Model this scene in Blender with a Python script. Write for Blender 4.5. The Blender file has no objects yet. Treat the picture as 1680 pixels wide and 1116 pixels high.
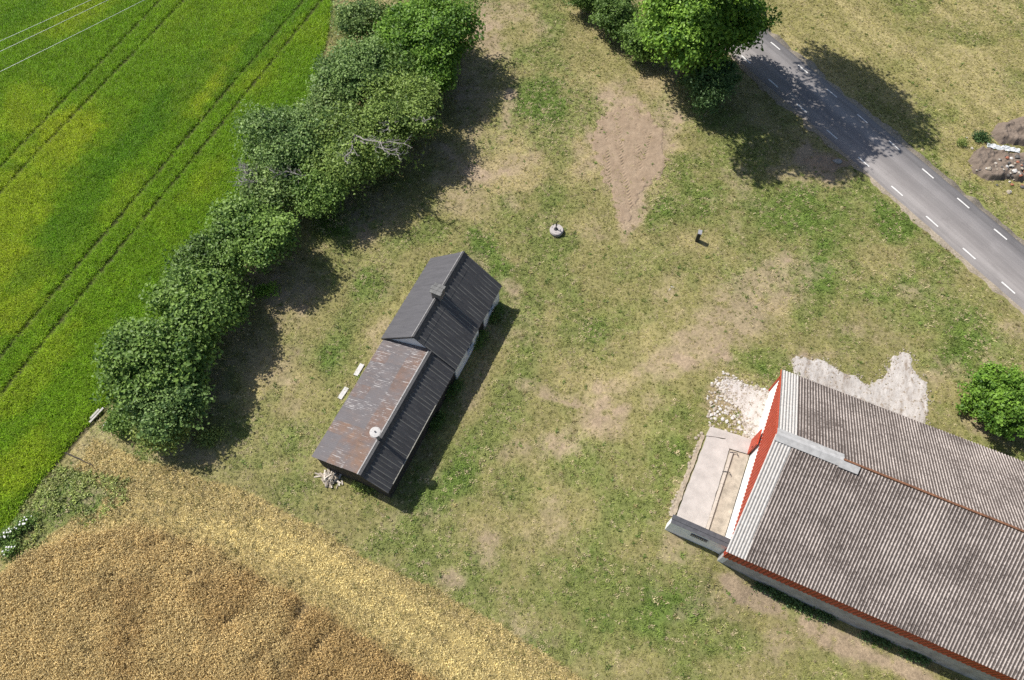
import bpy, math, random
import numpy as np
from mathutils import Matrix, Vector

random.seed(7)
rng = np.random.default_rng(11)
S = bpy.context.scene
COL = S.collection

# ------------------------------------------------------------------ camera, sky, sun, exposure
CAM_H, TILT, F = 44.0, math.radians(28), 1120.0
cd = bpy.data.cameras.new('camera')
cam = bpy.data.objects.new('camera', cd)
COL.objects.link(cam)
cam.location = (0, 0, CAM_H)
cam.rotation_euler = (TILT, 0, 0)
cd.sensor_width = 36
cd.lens = 36 * F / 1680
cd.clip_end = 3000
S.camera = cam

SUN_EL, SHADOW_AZ = math.radians(52), math.radians(-32)
W = bpy.data.worlds.new('World')
S.world = W
W.use_nodes = True
wn = W.node_tree
bg = wn.nodes['Background']
sky = wn.nodes.new('ShaderNodeTexSky')
sky.sky_type = 'NISHITA'
sky.sun_disc = False
sky.sun_elevation = SUN_EL
sky.air_density = 1.0
sky.dust_density = 1.5
wn.links.new(sky.outputs[0], bg.inputs[0])
bg.inputs[1].default_value = 0.088
sd = bpy.data.lights.new('sun', 'SUN')
sd.energy = 5.0
sd.angle = math.radians(0.53)
sd.color = (1.0, 0.955, 0.88)
sun = bpy.data.objects.new('sun', sd)
COL.objects.link(sun)
ldir = Vector((math.cos(SHADOW_AZ) * math.cos(SUN_EL), math.sin(SHADOW_AZ) * math.cos(SUN_EL), -math.sin(SUN_EL)))
sun.rotation_euler = ldir.to_track_quat('-Z', 'Y').to_euler()
sun.location = (-30, 60, 60)
# the sky's sun stands where the lamp's does (rotation is counted from +Y, clockwise)
sky.sun_rotation = math.atan2(-ldir.x, -ldir.y)
S.view_settings.view_transform = 'Standard'
S.view_settings.look = 'None'
S.view_settings.exposure = 0.36
S.view_settings.gamma = 1
S.view_settings.use_curve_mapping = False
S.cycles.use_denoising = False
S.cycles.max_bounces = 6
S.cycles.diffuse_bounces = 3
S.cycles.transmission_bounces = 4


# ------------------------------------------------------------------ measuring helpers
def at(px, py, z=0.0):
    """world point at height z that was measured at photo pixel (px, py)"""
    u, v = (px - 840) / F, (558 - py) / F
    d = (u, math.sin(TILT) + v * math.cos(TILT), -math.cos(TILT) + v * math.sin(TILT))
    t = (CAM_H - z) / -d[2]
    return Vector((d[0] * t, d[1] * t, z))


def to_px(X, Y):
    d2 = -CAM_H
    fw = Y * math.sin(TILT) - d2 * math.cos(TILT)
    up = Y * math.cos(TILT) + d2 * math.sin(TILT)
    fw = np.maximum(fw, 1.0)
    return 840 + F * X / fw, 558 - F * up / fw


def hash2(ix, iy, s):
    h = (ix.astype(np.int64) * 374761393 + iy.astype(np.int64) * 668265263 + s * 974634777) & 0xffffffff
    h = ((h ^ (h >> 13)) * 1274126177) & 0xffffffff
    return ((h ^ (h >> 16)) & 0xffff) / 65535.0


def vnoise(x, y, s=0):
    x = np.asarray(x, float); y = np.asarray(y, float)
    ix, iy = np.floor(x), np.floor(y)
    fx, fy = x - ix, y - iy
    fx, fy = fx * fx * (3 - 2 * fx), fy * fy * (3 - 2 * fy)
    a, b = hash2(ix, iy, s), hash2(ix + 1, iy, s)
    c, d = hash2(ix, iy + 1, s), hash2(ix + 1, iy + 1, s)
    return (a * (1 - fx) + b * fx) * (1 - fy) + (c * (1 - fx) + d * fx) * fy


def fbm(x, y, s=0, o=4):
    r, a, t = 0, 0.5, 0
    for k in range(o):
        r = r + a * vnoise(x * 2 ** k + 17.3 * k, y * 2 ** k - 9.1 * k, s + k); t += a; a *= 0.55
    return r / t


def sstep(a, b, x):
    t = np.clip((x - a) / (b - a), 0, 1)
    return t * t * (3 - 2 * t)


def inside(px, py, poly):
    r = np.zeros(px.shape, bool)
    n = len(poly)
    for i in range(n):
        x1, y1 = poly[i]; x2, y2 = poly[(i + 1) % n]
        if y1 == y2: continue
        c = ((y1 > py) != (y2 > py)) & (px < (x2 - x1) * (py - y1) / (y2 - y1) + x1)
        r ^= c
    return r


def seg_dist(X, Y, a, b):
    ax, ay = a[0], a[1]; dx, dy = b[0] - ax, b[1] - ay
    t = np.clip(((X - ax) * dx + (Y - ay) * dy) / (dx * dx + dy * dy), 0, 1)
    return np.hypot(X - ax - t * dx, Y - ay - t * dy), t


def poly_dist(X, Y, poly, closed=True):
    d = np.full(X.shape, 1e9)
    n = len(poly)
    for i in range(n if closed else n - 1):
        d = np.minimum(d, seg_dist(X, Y, poly[i], poly[(i + 1) % n])[0])
    return d


def wpoly(pts):
    return [tuple(at(*p)[:2]) for p in pts]


# ------------------------------------------------------------------ object helpers
class MB:
    """collects geometry for ONE mesh object"""
    def __init__(s):
        s.v, s.f, s.a = [], [], []

    def add(s, vs, fs, a=None):
        o = len(s.v)
        s.v += [tuple(p) for p in vs]
        s.f += [tuple(i + o for i in f) for f in fs]
        s.a += list(a) if a is not None else [0.5] * len(vs)
        return s

    def box(s, x0, x1, y0, y1, z0, z1, M=None):
        vs = [Vector((x, y, z)) for z in (z0, z1) for y in (y0, y1) for x in (x0, x1)]
        if M is not None: vs = [M @ p for p in vs]
        return s.add(vs, [(0, 2, 3, 1), (4, 5, 7, 6), (0, 1, 5, 4), (2, 6, 7, 3), (0, 4, 6, 2), (1, 3, 7, 5)])

    def prism(s, poly, d):
        """poly: list of 3D points (planar), extruded along vector d"""
        n = len(poly); P = [Vector(p) for p in poly]; d = Vector(d)
        vs = P + [p + d for p in P]
        fs = [tuple(range(n))[::-1], tuple(range(n, 2 * n))] + [(i, (i + 1) % n, n + (i + 1) % n, n + i) for i in range(n)]
        return s.add(vs, fs)

    def tube(s, pts, rad, k=6, cap=True):
        P = [Vector(p) for p in pts]
        if not hasattr(rad, '__len__'): rad = [rad] * len(P)
        vs, fs = [], []
        for i, p in enumerate(P):
            t = (P[min(i + 1, len(P) - 1)] - P[max(i - 1, 0)]).normalized()
            a = t.cross(Vector((0, 0, 1)) if abs(t.z) < .9 else Vector((1, 0, 0))).normalized(); b = t.cross(a)
            for j in range(k):
                q = 2 * math.pi * j / k
                vs.append(p + (a * math.cos(q) + b * math.sin(q)) * rad[i])
        for i in range(len(P) - 1):
            for j in range(k):
                fs.append((i * k + j, i * k + (j + 1) % k, (i + 1) * k + (j + 1) % k, (i + 1) * k + j))
        if cap:
            fs.append(tuple(range(k))[::-1]); fs.append(tuple(range((len(P) - 1) * k, len(P) * k)))
        return s.add(vs, fs)

    def lathe(s, prof, k=24, c=(0, 0, 0)):
        vs = [(c[0] + r * math.cos(2 * math.pi * j / k), c[1] + r * math.sin(2 * math.pi * j / k), c[2] + z) for r, z in prof for j in range(k)]
        fs = [(i * k + j, i * k + (j + 1) % k, (i + 1) * k + (j + 1) % k, (i + 1) * k + j) for i in range(len(prof) - 1) for j in range(k)]
        fs += [tuple(range(k))[::-1], tuple(range((len(prof) - 1) * k, len(prof) * k))]
        return s.add(vs, fs)

    def mesh(s, name, mat, smooth=False):
        m = bpy.data.meshes.new(name)
        m.from_pydata(s.v, [], s.f)
        at_ = m.attributes.new('tint', 'FLOAT', 'POINT')
        at_.data.foreach_set('value', s.a)
        if mat: m.materials.append(mat)
        if smooth: m.shade_smooth()
        m.update()
        return m

    def build(s, name, mat, parent=None, smooth=False):
        return link(name, s.mesh(name, mat, smooth), parent)


def link(name, data, parent=None, M=None):
    o = bpy.data.objects.new(name, data)
    COL.objects.link(o)
    if parent: o.parent = parent
    if M is not None: o.matrix_local = M
    return o


def tag(o, label=None, cat=None, group=None, kind=None):
    if label: o['label'] = label
    if cat: o['category'] = cat
    if group: o['group'] = group
    if kind: o['kind'] = kind
    return o


def empty(name, loc, label, cat, rz=0, group=None):
    o = bpy.data.objects.new(name, None)
    COL.objects.link(o)
    o.location = loc
    o.rotation_euler = (0, 0, rz)
    o.empty_display_size = 0.3
    return tag(o, label, cat, group)


def np_mesh(name, V, Q, mat, attrs=(), smooth=False):
    m = bpy.data.meshes.new(name)
    V = np.asarray(V, np.float32); Q = np.asarray(Q, np.int32)
    k = Q.shape[1]
    m.vertices.add(len(V)); m.vertices.foreach_set('co', V.ravel())
    m.loops.add(Q.size); m.loops.foreach_set('vertex_index', Q.ravel())
    m.polygons.add(len(Q))
    m.polygons.foreach_set('loop_start', np.arange(0, Q.size, k, dtype=np.int32))
    m.polygons.foreach_set('loop_total', np.full(len(Q), k, np.int32))
    if smooth: m.polygons.foreach_set('use_smooth', np.ones(len(Q), bool))
    for n, a in attrs:
        a = np.asarray(a, np.float32)
        if a.ndim == 1:
            m.attributes.new(n, 'FLOAT', 'POINT').data.foreach_set('value', a)
        else:
            if a.shape[1] == 3: a = np.c_[a, np.ones(len(a), np.float32)]
            m.attributes.new(n, 'FLOAT_COLOR', 'POINT').data.foreach_set('color', a.astype(np.float32).ravel())
    if mat: m.materials.append(mat)
    m.update(); m.validate()
    return m


# ------------------------------------------------------------------ material helpers
class NT:
    def __init__(s, name):
        s.m = bpy.data.materials.new(name); s.m.use_nodes = True
        s.t = s.m.node_tree; s.b = s.t.nodes['Principled BSDF']; s.out = s.t.nodes['Material Output']
        s.b.inputs['Roughness'].default_value = 0.85
        s.b.inputs['Specular IOR Level'].default_value = 0.25

    def n(s, t, **kw):
        nd = s.t.nodes.new(t)
        for k, v in kw.items():
            if k.startswith('i_'): nd.inputs[k[2:].replace('_', ' ')].default_value = v
            else: setattr(nd, k, v)
        return nd

    def l(s, a, b): s.t.links.new(a, b)

    def attr(s, name, typ='GEOMETRY'):
        return s.n('ShaderNodeAttribute', attribute_name=name, attribute_type=typ)

    def pos(s, scale=(1, 1, 1), rz=0.0):
        g = s.n('ShaderNodeNewGeometry')
        a = s.n('ShaderNodeVectorRotate', rotation_type='Z_AXIS'); a.inputs['Angle'].default_value = -rz
        s.l(g.outputs['Position'], a.inputs['Vector'])
        b = s.n('ShaderNodeVectorMath', operation='MULTIPLY'); b.inputs[1].default_value = scale
        s.l(a.outputs[0], b.inputs[0])
        return b.outputs[0]

    def noise(s, vec, scale, detail=4, rough=0.6):
        nd = s.n('ShaderNodeTexNoise'); nd.inputs['Scale'].default_value = scale
        nd.inputs['Detail'].default_value = detail; nd.inputs['Roughness'].default_value = rough
        if vec is not None: s.l(vec, nd.inputs['Vector'])
        return nd.outputs['Fac']

    def ramp(s, fac, stops, interp='LINEAR'):
        r = s.n('ShaderNodeValToRGB'); r.color_ramp.interpolation = interp
        e = r.color_ramp.elements
        while len(e) < len(stops): e.new(0.5)
        for k, (p, c) in zip(e, stops):
            k.position = p; k.color = (*c, 1) if hasattr(c, '__len__') else (c, c, c, 1)
        s.l(fac, r.inputs[0]); return r.outputs[0]

    def mix(s, fac, a, b, mode='MIX'):
        x = s.n('ShaderNodeMix', data_type='RGBA', blend_type=mode)
        for sock, v in ((x.inputs[0], fac), (x.inputs[6], a), (x.inputs[7], b)):
            if isinstance(v, (int, float)): sock.default_value = v
            elif isinstance(v, tuple): sock.default_value = (*v, 1)
            else: s.l(v, sock)
        return x.outputs[2]

    def math(s, op, a, b=0.0, clamp=False):
        x = s.n('ShaderNodeMath', operation=op, use_clamp=clamp)
        for i, v in enumerate((a, b)):
            if isinstance(v, (int, float)): x.inputs[i].default_value = v
            else: s.l(v, x.inputs[i])
        return x.outputs[0]

    def bump(s, h, strength, dist):
        b = s.n('ShaderNodeBump'); b.inputs['Strength'].default_value = strength; b.inputs['Distance'].default_value = dist
        s.l(h, b.inputs['Height']); s.l(b.outputs[0], s.b.inputs['Normal'])

    def col(s, c):
        if isinstance(c, tuple): s.b.inputs['Base Color'].default_value = (*c, 1)
        else: s.l(c, s.b.inputs['Base Color'])
        return s


def simple(name, c, var=0.25, scale=6.0, rough=0.85, metal=0.0, bump=0.0):
    t = NT(name)
    p = t.pos()
    f = t.noise(p, scale, 5, 0.65)
    d = tuple(x * (1 - var) for x in c); e = tuple(min(1, x * (1 + var)) for x in c)
    k = t.ramp(f, [(0.3, d), (0.7, e)])
    t.col(k)
    t.b.inputs['Roughness'].default_value = rough; t.b.inputs['Metallic'].default_value = metal
    if bump: t.bump(f, bump, 0.02)
    return t.m


def leaf_mat(name, dark, light, inst=False, trans=0.3):
    """leaf colour varies leaf by leaf through the 'tint' attribute; thin leaves let light through"""
    t = NT(name)
    if inst:
        c = t.attr('hue', 'INSTANCER').outputs['Color']
        v = t.attr('tint').outputs['Fac']
        c = t.mix(1.0, c, t.ramp(v, [(0, 0.55), (1, 1.45)]), 'MULTIPLY')
    else:
        c = t.ramp(t.attr('tint').outputs['Fac'], [(0, dark), (1, light)])
    t.col(c)
    t.b.inputs['Roughness'].default_value = 0.48
    tr = t.n('ShaderNodeBsdfTranslucent'); t.l(c, tr.inputs[0])
    mx = t.n('ShaderNodeMixShader'); mx.inputs[0].default_value = trans
    t.l(t.b.outputs[0], mx.inputs[1]); t.l(tr.outputs[0], mx.inputs[2]); t.l(mx.outputs[0], t.out.inputs[0])
    return t.m


# ------------------------------------------------------------------ ground zones (measured outlines)
FIELD_EDGE = [(560, -60), (545, 0), (520, 150), (430, 280), (330, 450), (240, 580), (165, 672), (100, 745), (60, 800), (0, 872), (-80, 960)]
FIELD = [(-900, -420)] + [(900, -420)] + FIELD_EDGE + [(-700, 1500), (-2000, 1500)]
FIELD = [(-2500, -900), (800, -900), (560, -60)] + FIELD_EDGE[1:] + [(-300, 1200), (-2500, 1200)]
WHEAT = [(-260, 1110), (-80, 985), (0, 940), (45, 912), (130, 876), (210, 862), (290, 880), (370, 918), (490, 982), (590, 1048), (700, 1116), (860, 1220), (900, 1320), (-400, 1320)]
STUBBLE = [(0, 940), (45, 905), (120, 862), (185, 812), (120, 770), (165, 728), (250, 752), (330, 782), (410, 812), (520, 862), (620, 930), (720, 968), (850, 1045), (960, 1116), (1120, 1240), (1120, 1320), (700, 1320), (400, 1000)]
ROAD_DIR = math.radians(-57.7)
rt = Vector((math.cos(ROAD_DIR), math.sin(ROAD_DIR), 0)); rn = Vector((-rt.y, rt.x, 0))
rL, rR = at(1417, 266), at(1467, 239)
ROAD_C = (rL + rn * ((rR - rL).dot(rn) / 2)); ROAD_C.z = 0
TRAM = [((258, 7), (5, 271)), ((299, 5), (11, 305)), ((496, 5), (172, 385)), ((500, 36), (211, 391))]


def extend(a, b, k0=1.2, k1=1.6):
    A, B = at(*a), at(*b); d = B - A
    return (A - d * k0)[:2], (B + d * k1)[:2]


TRAMW = [extend(a, b) for a, b in TRAM]


def blob(px, py, X, Y, cx, cy, rx, ry, ang=0, seed=0, rag=0.5):
    """soft ragged patch round a measured pixel, 0..1"""
    c, s_ = math.cos(math.radians(ang)), math.sin(math.radians(ang))
    dx, dy = px - cx, py - cy
    u, v = (dx * c + dy * s_) / rx, (-dx * s_ + dy * c) / ry
    d = np.sqrt(u * u + v * v) + rag * (fbm(X * 0.9, Y * 0.9, seed, 4) - 0.5) * 2
    return 1 - sstep(0.55, 1.25, d)


BARE = [(905, 652, 70, 6, 20, .7), (960, 668, 40, 5, 30, .6), (1180, 660, 30, 46, 0, .6), (835, 175, 10, 60, 12, .6), (1330, 590, 60, 8, -10, .4), (1030, 225, 70, 75, 10, .95), (1040, 330, 22, 60, 15, .9), (1080, 210, 40, 50, 0, .6), (800, 50, 28, 75, -10, .7), (830, 20, 50, 20, 0, .5), (1180, 540, 125, 52, -32, .66), (1262, 470, 84, 52, -25, .60),
        (1090, 600, 70, 26, -20, .6), (985, 690, 40, 40, -20, .65), (930, 730, 40, 30, 0, .5), (1000, 640, 60, 20, -15, .45), (740, 950, 32, 22, 10, .7), (800, 905, 22, 34, 0, .55), (1240, 985, 85, 20, 25, .8),
        (1370, 1050, 110, 22, 27, .9), (1490, 1100, 60, 18, 27, .9), (1110, 905, 40, 26, 20, .5), (1620, 705, 50, 20, 28, .6), (430, 590, 60, 50, 0, .4), (380, 520, 40, 30, -30, .5), (850, 270, 45, 20, -30, .5),
        (1190, 740, 30, 120, 15, .2), (880, 640, 45, 12, 20, .55), (1150, 575, 40, 20, 0, .4), (1350, 268, 45, 26, 20, .8), (770, 150, 30, 110, 0, .5), (780, 640, 16, 60, 25, .35), (1060, 160, 60, 40, 40, .3), (310, 745, 50, 16, 20, .45), (840, 470, 30, 14, 30, .5),
        (690, 690, 18, 130, 27, .75), (720, 620, 20, 60, 27, .7), (330, 620, 60, 90, 40, .5), (470, 480, 60, 60, 40, .5), (600, 345, 60, 50, 40, .4), (760, 290, 50, 70, 0, .5), (230, 660, 40, 30, 0, .4)]
GREEN = [(885, 160, 55, 40, 0, .9), (1130, 335, 70, 36, -15, .5), (1280, 335, 80, 48, 20, .6), (1470, 362, 42, 40, 0, .85), (1335, 480, 34, 80, 15, .55), (835, 660, 36, 120, 27, .5), (770, 760, 30, 70, 27, .5), (1010, 985, 130, 60, 25, .55),
         (1130, 1020, 120, 40, 25, .5), (560, 365, 50, 36, -20, .6), (610, 470, 30, 80, 27, .4), (805, 430, 26, 60, -30, .7), (690, 385, 60, 22, -20, .6), (215, 765, 60, 30, 10, .7), (110, 815, 90, 36, -20, .75), (1600, 570, 90, 60, 20, .5), (1390, 360, 60, 30, 30, .4),
         (1410, 215, 130, 26, 42, .8), (1600, 330, 110, 26, 42, .7), (1210, 250, 60, 60, 0, .5), (950, 560, 50, 40, 0, .3), (1140, 720, 50, 80, 20, .3), (1060, 430, 60, 36, 0, .3), (560, 545, 22, 70, 27, .5), (840, 800, 40, 40, 0, .35), (700, 800, 60, 40, 27, .5), (1500, 500, 90, 50, 30, .45), (900, 1060, 50, 40, 0, .4), (490, 720, 60, 30, 0, .3), (1250, 600, 70, 26, 0, .5)]
STRAW = [(840, 250, 70, 90, 20, .8), (960, 200, 60, 90, 0, .6), (1080, 290, 24, 60, 20, .7), (150, 735, 60, 40, 30, .9), (210, 790, 90, 20, 20, .6), (1080, 130, 30, 90, -38, .6), (1010, 40, 50, 60, 0, .3), (290, 730, 40, 26, 0, .5), (450, 640, 70, 50, 0, .35), (1260, 460, 90, 60, 0, .45), (1110, 850, 26, 60, 10, .8), (1240, 640, 40, 16, 20, .6), (1450, 440, 60, 60, 0, .3)]
YELLOW = [(330, 140, 70, 34, -45, .9), (110, 225, 80, 40, -40, .85), (40, 180, 60, 40, -40, .6), (30, 330, 90, 60, -50, .8), (10, 460, 70, 90, 0, .8), (200, 330, 60, 24, -50, .3), (130, 30, 80, 20, -30, .5), (60, 610, 110, 30, -50, .5), (420, 120, 30, 60, 40, .25), (40, 760, 80, 40, -45, .6), (330, 300, 60, 20, -50, .3)]
DEEP = [(260, 190, 190, 26, -46, .8), (440, 60, 120, 24, -50, .8), (90, 400, 140, 30, -50, .6), (470, 180, 100, 20, -48, .4), (250, 480, 160, 26, -48, .35), (330, 30, 60, 20, -45, .3), (40, 20, 60, 16, -35, .5)]


def paint(px, py, X, Y, spots, seed):
    r = np.zeros(X.shape)
    for i, (cx, cy, rx, ry, a, w) in enumerate(spots):
        m = (np.abs(px - cx) < (rx + ry) * 2.0) & (np.abs(py - cy) < (rx + ry) * 2.0)
        if m.any():
            r[m] = np.maximum(r[m], w * blob(px[m], py[m], X[m], Y[m], cx, cy, rx, ry, a, seed + i, .55))
    return r


def lerp(a, b, t):
    return a + (np.asarray(b) - a) * t[..., None]


def zones(X, Y):
    """surface colours and crop masks at ground points (numpy arrays)"""
    px, py = to_px(X, Y)
    wob = (fbm(X * 0.5, Y * 0.5, 90) - .5) * 26
    z = {}
    z['px'], z['py'] = px, py
    z['field'] = inside(px + wob * .35, py + wob * .35, FIELD)
    z['wheat'] = inside(px + wob, py + wob * .8, WHEAT) & ~z['field']
    z['stub'] = inside(px + wob * 1.6, py + wob * 1.4, STUBBLE) & ~z['field'] & ~z['wheat']
    dr = (X - ROAD_C.x) * rn.x + (Y - ROAD_C.y) * rn.y
    z['meadow'] = dr > 2.6
    z['road'] = np.abs(dr) < 3.0
    z['bare'] = np.clip(paint(px, py, X, Y, BARE, 200) + np.clip((fbm(X * .33, Y * .33, 31, 5) - .60) * 3.2, 0, .5), 0, 1)
    z['bare'] = z['bare'] * (.35 + .65 * sstep(.36, .56, fbm(X * 1.25, Y * 1.25, 35, 5) + .16 * z['bare']))
    z['green'] = np.clip(paint(px, py, X, Y, GREEN, 300) + np.clip((fbm(X * .28, Y * .28, 57, 5) - .47) * 2.6, 0, .6), 0, 1)
    z['straw'] = np.clip(paint(px, py, X, Y, STRAW, 400) + np.clip((fbm(X * .5, Y * .5, 71, 5) - .52) * 2.2, 0, .5), 0, 1)
    z['yellow'] = np.clip(paint(px, py, X, Y, YELLOW, 500) + np.clip((fbm(X * .16, Y * .16, 83, 5) - .52) * 1.3, 0, .3), 0, 1)
    z['deep'] = paint(px, py, X, Y, DEEP, 600)
    td = np.full(X.shape, 9.0)
    for a, b in TRAMW: td = np.minimum(td, seg_dist(X, Y, a, b)[0] + (fbm(X * .8, Y * .8, 5) - .5) * .16)
    z['tram'] = td
    return z


def lawn_colour(z, X, Y, blades=False):
    olive = np.array([.215, .196, .080])
    c = np.broadcast_to(olive, X.shape + (3,)).copy()
    c = lerp(c, [.330, .270, .135], z['straw'] * .9)
    c = lerp(c, [.100, .155, .030], z['green'] * .9)
    if not blades:
        c = lerp(c, [.300, .230, .155], np.clip(z['bare'] * 1.15, 0, 1))
    else:
        c = lerp(c, [.34, .275, .175], z['bare'] * .7)
    m = z['meadow'][..., None]
    st = fbm((X * .89 + Y * .45) * .9, (X * -.45 + Y * .89) * .12, 44, 3)
    mc = lerp(np.broadcast_to(np.array([.235, .210, .085]), X.shape + (3,)), [.31, .265, .125], sstep(.35, .7, st))
    mc = lerp(mc, [.10, .145, .027], z['green'] * .8)
    c = np.where(m, mc, c)
    c = c * (0.76 + .48 * fbm(X * 1.7, Y * 1.7, 12, 4))[..., None]
    return c


def field_colour(z, X, Y):
    c = np.broadcast_to(np.array([.108, .165, .010]), X.shape + (3,)).copy()
    c = lerp(c, [.25, .245, .020], z['yellow'] * .62)
    c = lerp(c, [.066, .128, .010], z['deep'] * .85)
    return c * (0.85 + .3 * fbm(X * 1.3, Y * 1.3, 22, 4))[..., None]


# ------------------------------------------------------------------ barn placing and the raised yard at its gable
BA = math.radians(-24.6)
bt = Vector((math.cos(BA), math.sin(BA), 0)); bn = Vector((-bt.y, bt.x, 0))
B0 = bt * 8.05 + bn * 18.38
EV, RG, HW, BL = 3.95, 7.65, 6.26, 33.0
YARD = 1.1


def yard_lift(X, Y):
    dx, dy = X - B0.x, Y - B0.y
    lx = dx * bt.x + dy * bt.y; ly = dx * bn.x + dy * bn.y
    fx = np.where(lx < 0, 1 - sstep(3.6, 13.0, -lx), np.where(ly > 0, 1 - sstep(0.0, 9.0, lx), 1 - sstep(-1.5, 5.5, lx)))
    fy = np.where(ly < -HW, 1 - sstep(.35, 5.5, -HW - ly), np.where(ly > HW, 1 - sstep(0.0, 9.0, ly - HW), 1.0))
    return YARD * fx * fy


# ------------------------------------------------------------------ ground sheet
def axis(lo, hi, step, far):
    core = np.arange(lo, hi + 1e-6, step)
    g = np.cumsum(step * 1.55 ** np.arange(1, 18)); g = g[g < far]
    return np.concatenate([(lo - g)[::-1], core, hi + g])


gx, gy = axis(-58, 58, 0.17, 900), axis(-4, 68, 0.17, 900)
GX, GY = np.meshgrid(gx, gy)
gz = zones(GX, GY)
c = lawn_colour(gz, GX, GY)
fc = field_colour(gz, GX, GY) * .75
fc = np.where((gz['tram'] < .22)[..., None], np.array([.060, .070, .018]), fc)
c = np.where(gz['field'][..., None], fc, c)
c = np.where(gz['wheat'][..., None], np.array([.20, .145, .07]) * (0.8 + .4 * fbm(GX * 2, GY * 2, 3))[..., None], c)
c = np.where(gz['stub'][..., None], np.array([.30, .235, .095]) * (0.75 + .5 * fbm(GX * 1.6, GY * 1.6, 6))[..., None], c)
edge = poly_dist(GX, GY, wpoly(FIELD_EDGE[5:]), False)
ditch = (1 - sstep(.15, .5, edge + (fbm(GX * 2, GY * 2, 77) - .5) * .3))
c = lerp(c, [.05, .045, .025], ditch * .8)
soil = gz['bare'] * ~gz['field'] * ~gz['wheat']
# a little relief: clods, tussocks, a furrow along the field edge
GZ = (fbm(GX * .12, GY * .12, 1, 3) - .5) * .10 + (fbm(GX * 2.2, GY * 2.2, 2, 2) - .5) * .07 - ditch * .12
near_road = sstep(2.7, 4.5, np.abs((GX - ROAD_C.x) * rn.x + (GY - ROAD_C.y) * rn.y))
GZ = (GZ - .03) * near_road - .03 + yard_lift(GX, GY)
nx, ny = len(gx), len(gy)
idx = np.arange(nx * ny).reshape(ny, nx)
Q = np.stack([idx[:-1, :-1], idx[:-1, 1:], idx[1:, 1:], idx[1:, :-1]], -1).reshape(-1, 4)
t = NT('ground')
p = t.pos()
n1 = t.noise(p, 5.5, 6, .7); n2 = t.noise(p, 22, 4, .7)
k = t.mix(1.0, t.attr('albedo').outputs['Color'], t.ramp(n1, [(.28, .62), (.5, 1.0), (.72, 1.38)]), 'MULTIPLY')
k = t.mix(1.0, k, t.ramp(n2, [(.25, .7), (.75, 1.3)]), 'MULTIPLY')
t.col(k); t.b.inputs['Roughness'].default_value = .95
t.bump(t.math('ADD', n1, t.math('MULTIPLY', n2, .5)), .7, .06)
ground = link('ground', np_mesh('ground', np.c_[GX.ravel(), GY.ravel(), GZ.ravel()], Q, t.m, [('albedo', c.reshape(-1, 3))], True))
tag(ground, kind='structure')

# ------------------------------------------------------------------ road
asp = NT('asphalt'); p = asp.pos(); pr = asp.pos((.25, 1, 1), ROAD_DIR)
asp.col(asp.mix(1.0, asp.ramp(asp.noise(pr, .8, 5, .6), [(.3, (.205, .190, .187)), (.7, (.262, .245, .240))]), asp.ramp(asp.noise(p, 40, 3, .7), [(.3, .78), (.7, 1.2)]), 'MULTIPLY'))
tr_ = asp.noise(asp.pos((.015, 1.6, 0), ROAD_DIR), 1.0, 3, .5); pt_ = asp.noise(asp.pos((.35, .5, 0), ROAD_DIR), 1.0, 6, .7)
kk = asp.b.inputs['Base Color'].links[0].from_socket
kk = asp.mix(1.0, kk, asp.ramp(tr_, [(.38, .84), (.62, 1.12)]), 'MULTIPLY')
asp.col(asp.mix(1.0, kk, asp.ramp(pt_, [(.33, .86), (.42, 1.0), (.6, 1.0), (.68, 1.1)]), 'MULTIPLY'))
asp.bump(asp.noise(p, 60, 3), .3, .01)
shm = NT('shoulder'); p = shm.pos()
shm.col(shm.ramp(shm.noise(p, 7, 6, .75), [(.3, (.16, .135, .09)), (.55, (.33, .28, .22)), (.75, (.46, .41, .35))])); shm.bump(shm.noise(p, 20, 4), .6, .04)
pm = NT('road_paint'); p = pm.pos()
pm.col(pm.ramp(pm.noise(p, 26, 4, .7), [(.30, (.30, .29, .28)), (.52, (.66, .65, .63))]))


def strip(name, half, z, mat, wav, seed, thick):
    u = np.arange(-170, 170, .35)
    L = half + (fbm(u * .9, u * 0, seed, 4) - .5) * wav; R = half + (fbm(u * .9, u * 0 + 40, seed + 9, 4) - .5) * wav
    V = []
    for s_, w in ((1, L), (-1, R)):
        V.append(np.stack([ROAD_C.x + rt.x * u + rn.x * w * s_, ROAD_C.y + rt.y * u + rn.y * w * s_, np.full_like(u, z)], 1))
    n = len(u); A = np.concatenate(V + [v - [0, 0, thick] for v in V])
    i = np.arange(n - 1)
    Qs = [np.stack([i, i + 1, n + i + 1, n + i], 1)[:, ::-1], np.stack([i, 2 * n + i, 2 * n + i + 1, i + 1], 1)[:, ::-1], np.stack([n + i, n + i + 1, 3 * n + i + 1, 3 * n + i], 1)[:, ::-1]]
    return tag(link(name, np_mesh(name, A, np.concatenate(Qs), mat)), kind='structure')


strip('road_shoulder', 2.95, .004, shm.m, 1.1, 3, .25)
road = strip('road', 2.45, .022, asp.m, .10, 8, .2)
dash = MB()
vs = []
for i in range(6):
    x = -.62 + 1.24 * i / 5
    vs += [(x, .066 + random.uniform(-.012, .012), 0), (x, -.066 + random.uniform(-.012, .012), 0)]
dash.add(vs, [(2 * i, 2 * i + 1, 2 * i + 3, 2 * i + 2) for i in range(5)])
dmesh = dash.mesh('road_marking', pm.m)
for side, p0, off in ((1, rR, 0), (-1, rL, 0)):
    u0 = (p0 - ROAD_C).dot(rt)
    for i in range(-12, 13):
        q = ROAD_C + rt * (u0 + i * 3.72) + rn * (side * 1.80)
        link('road_marking', dmesh, road, Matrix.Translation((q.x, q.y, .027)) @ Matrix.Rotation(ROAD_DIR + random.uniform(-.012, .012), 4, 'Z'))


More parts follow.
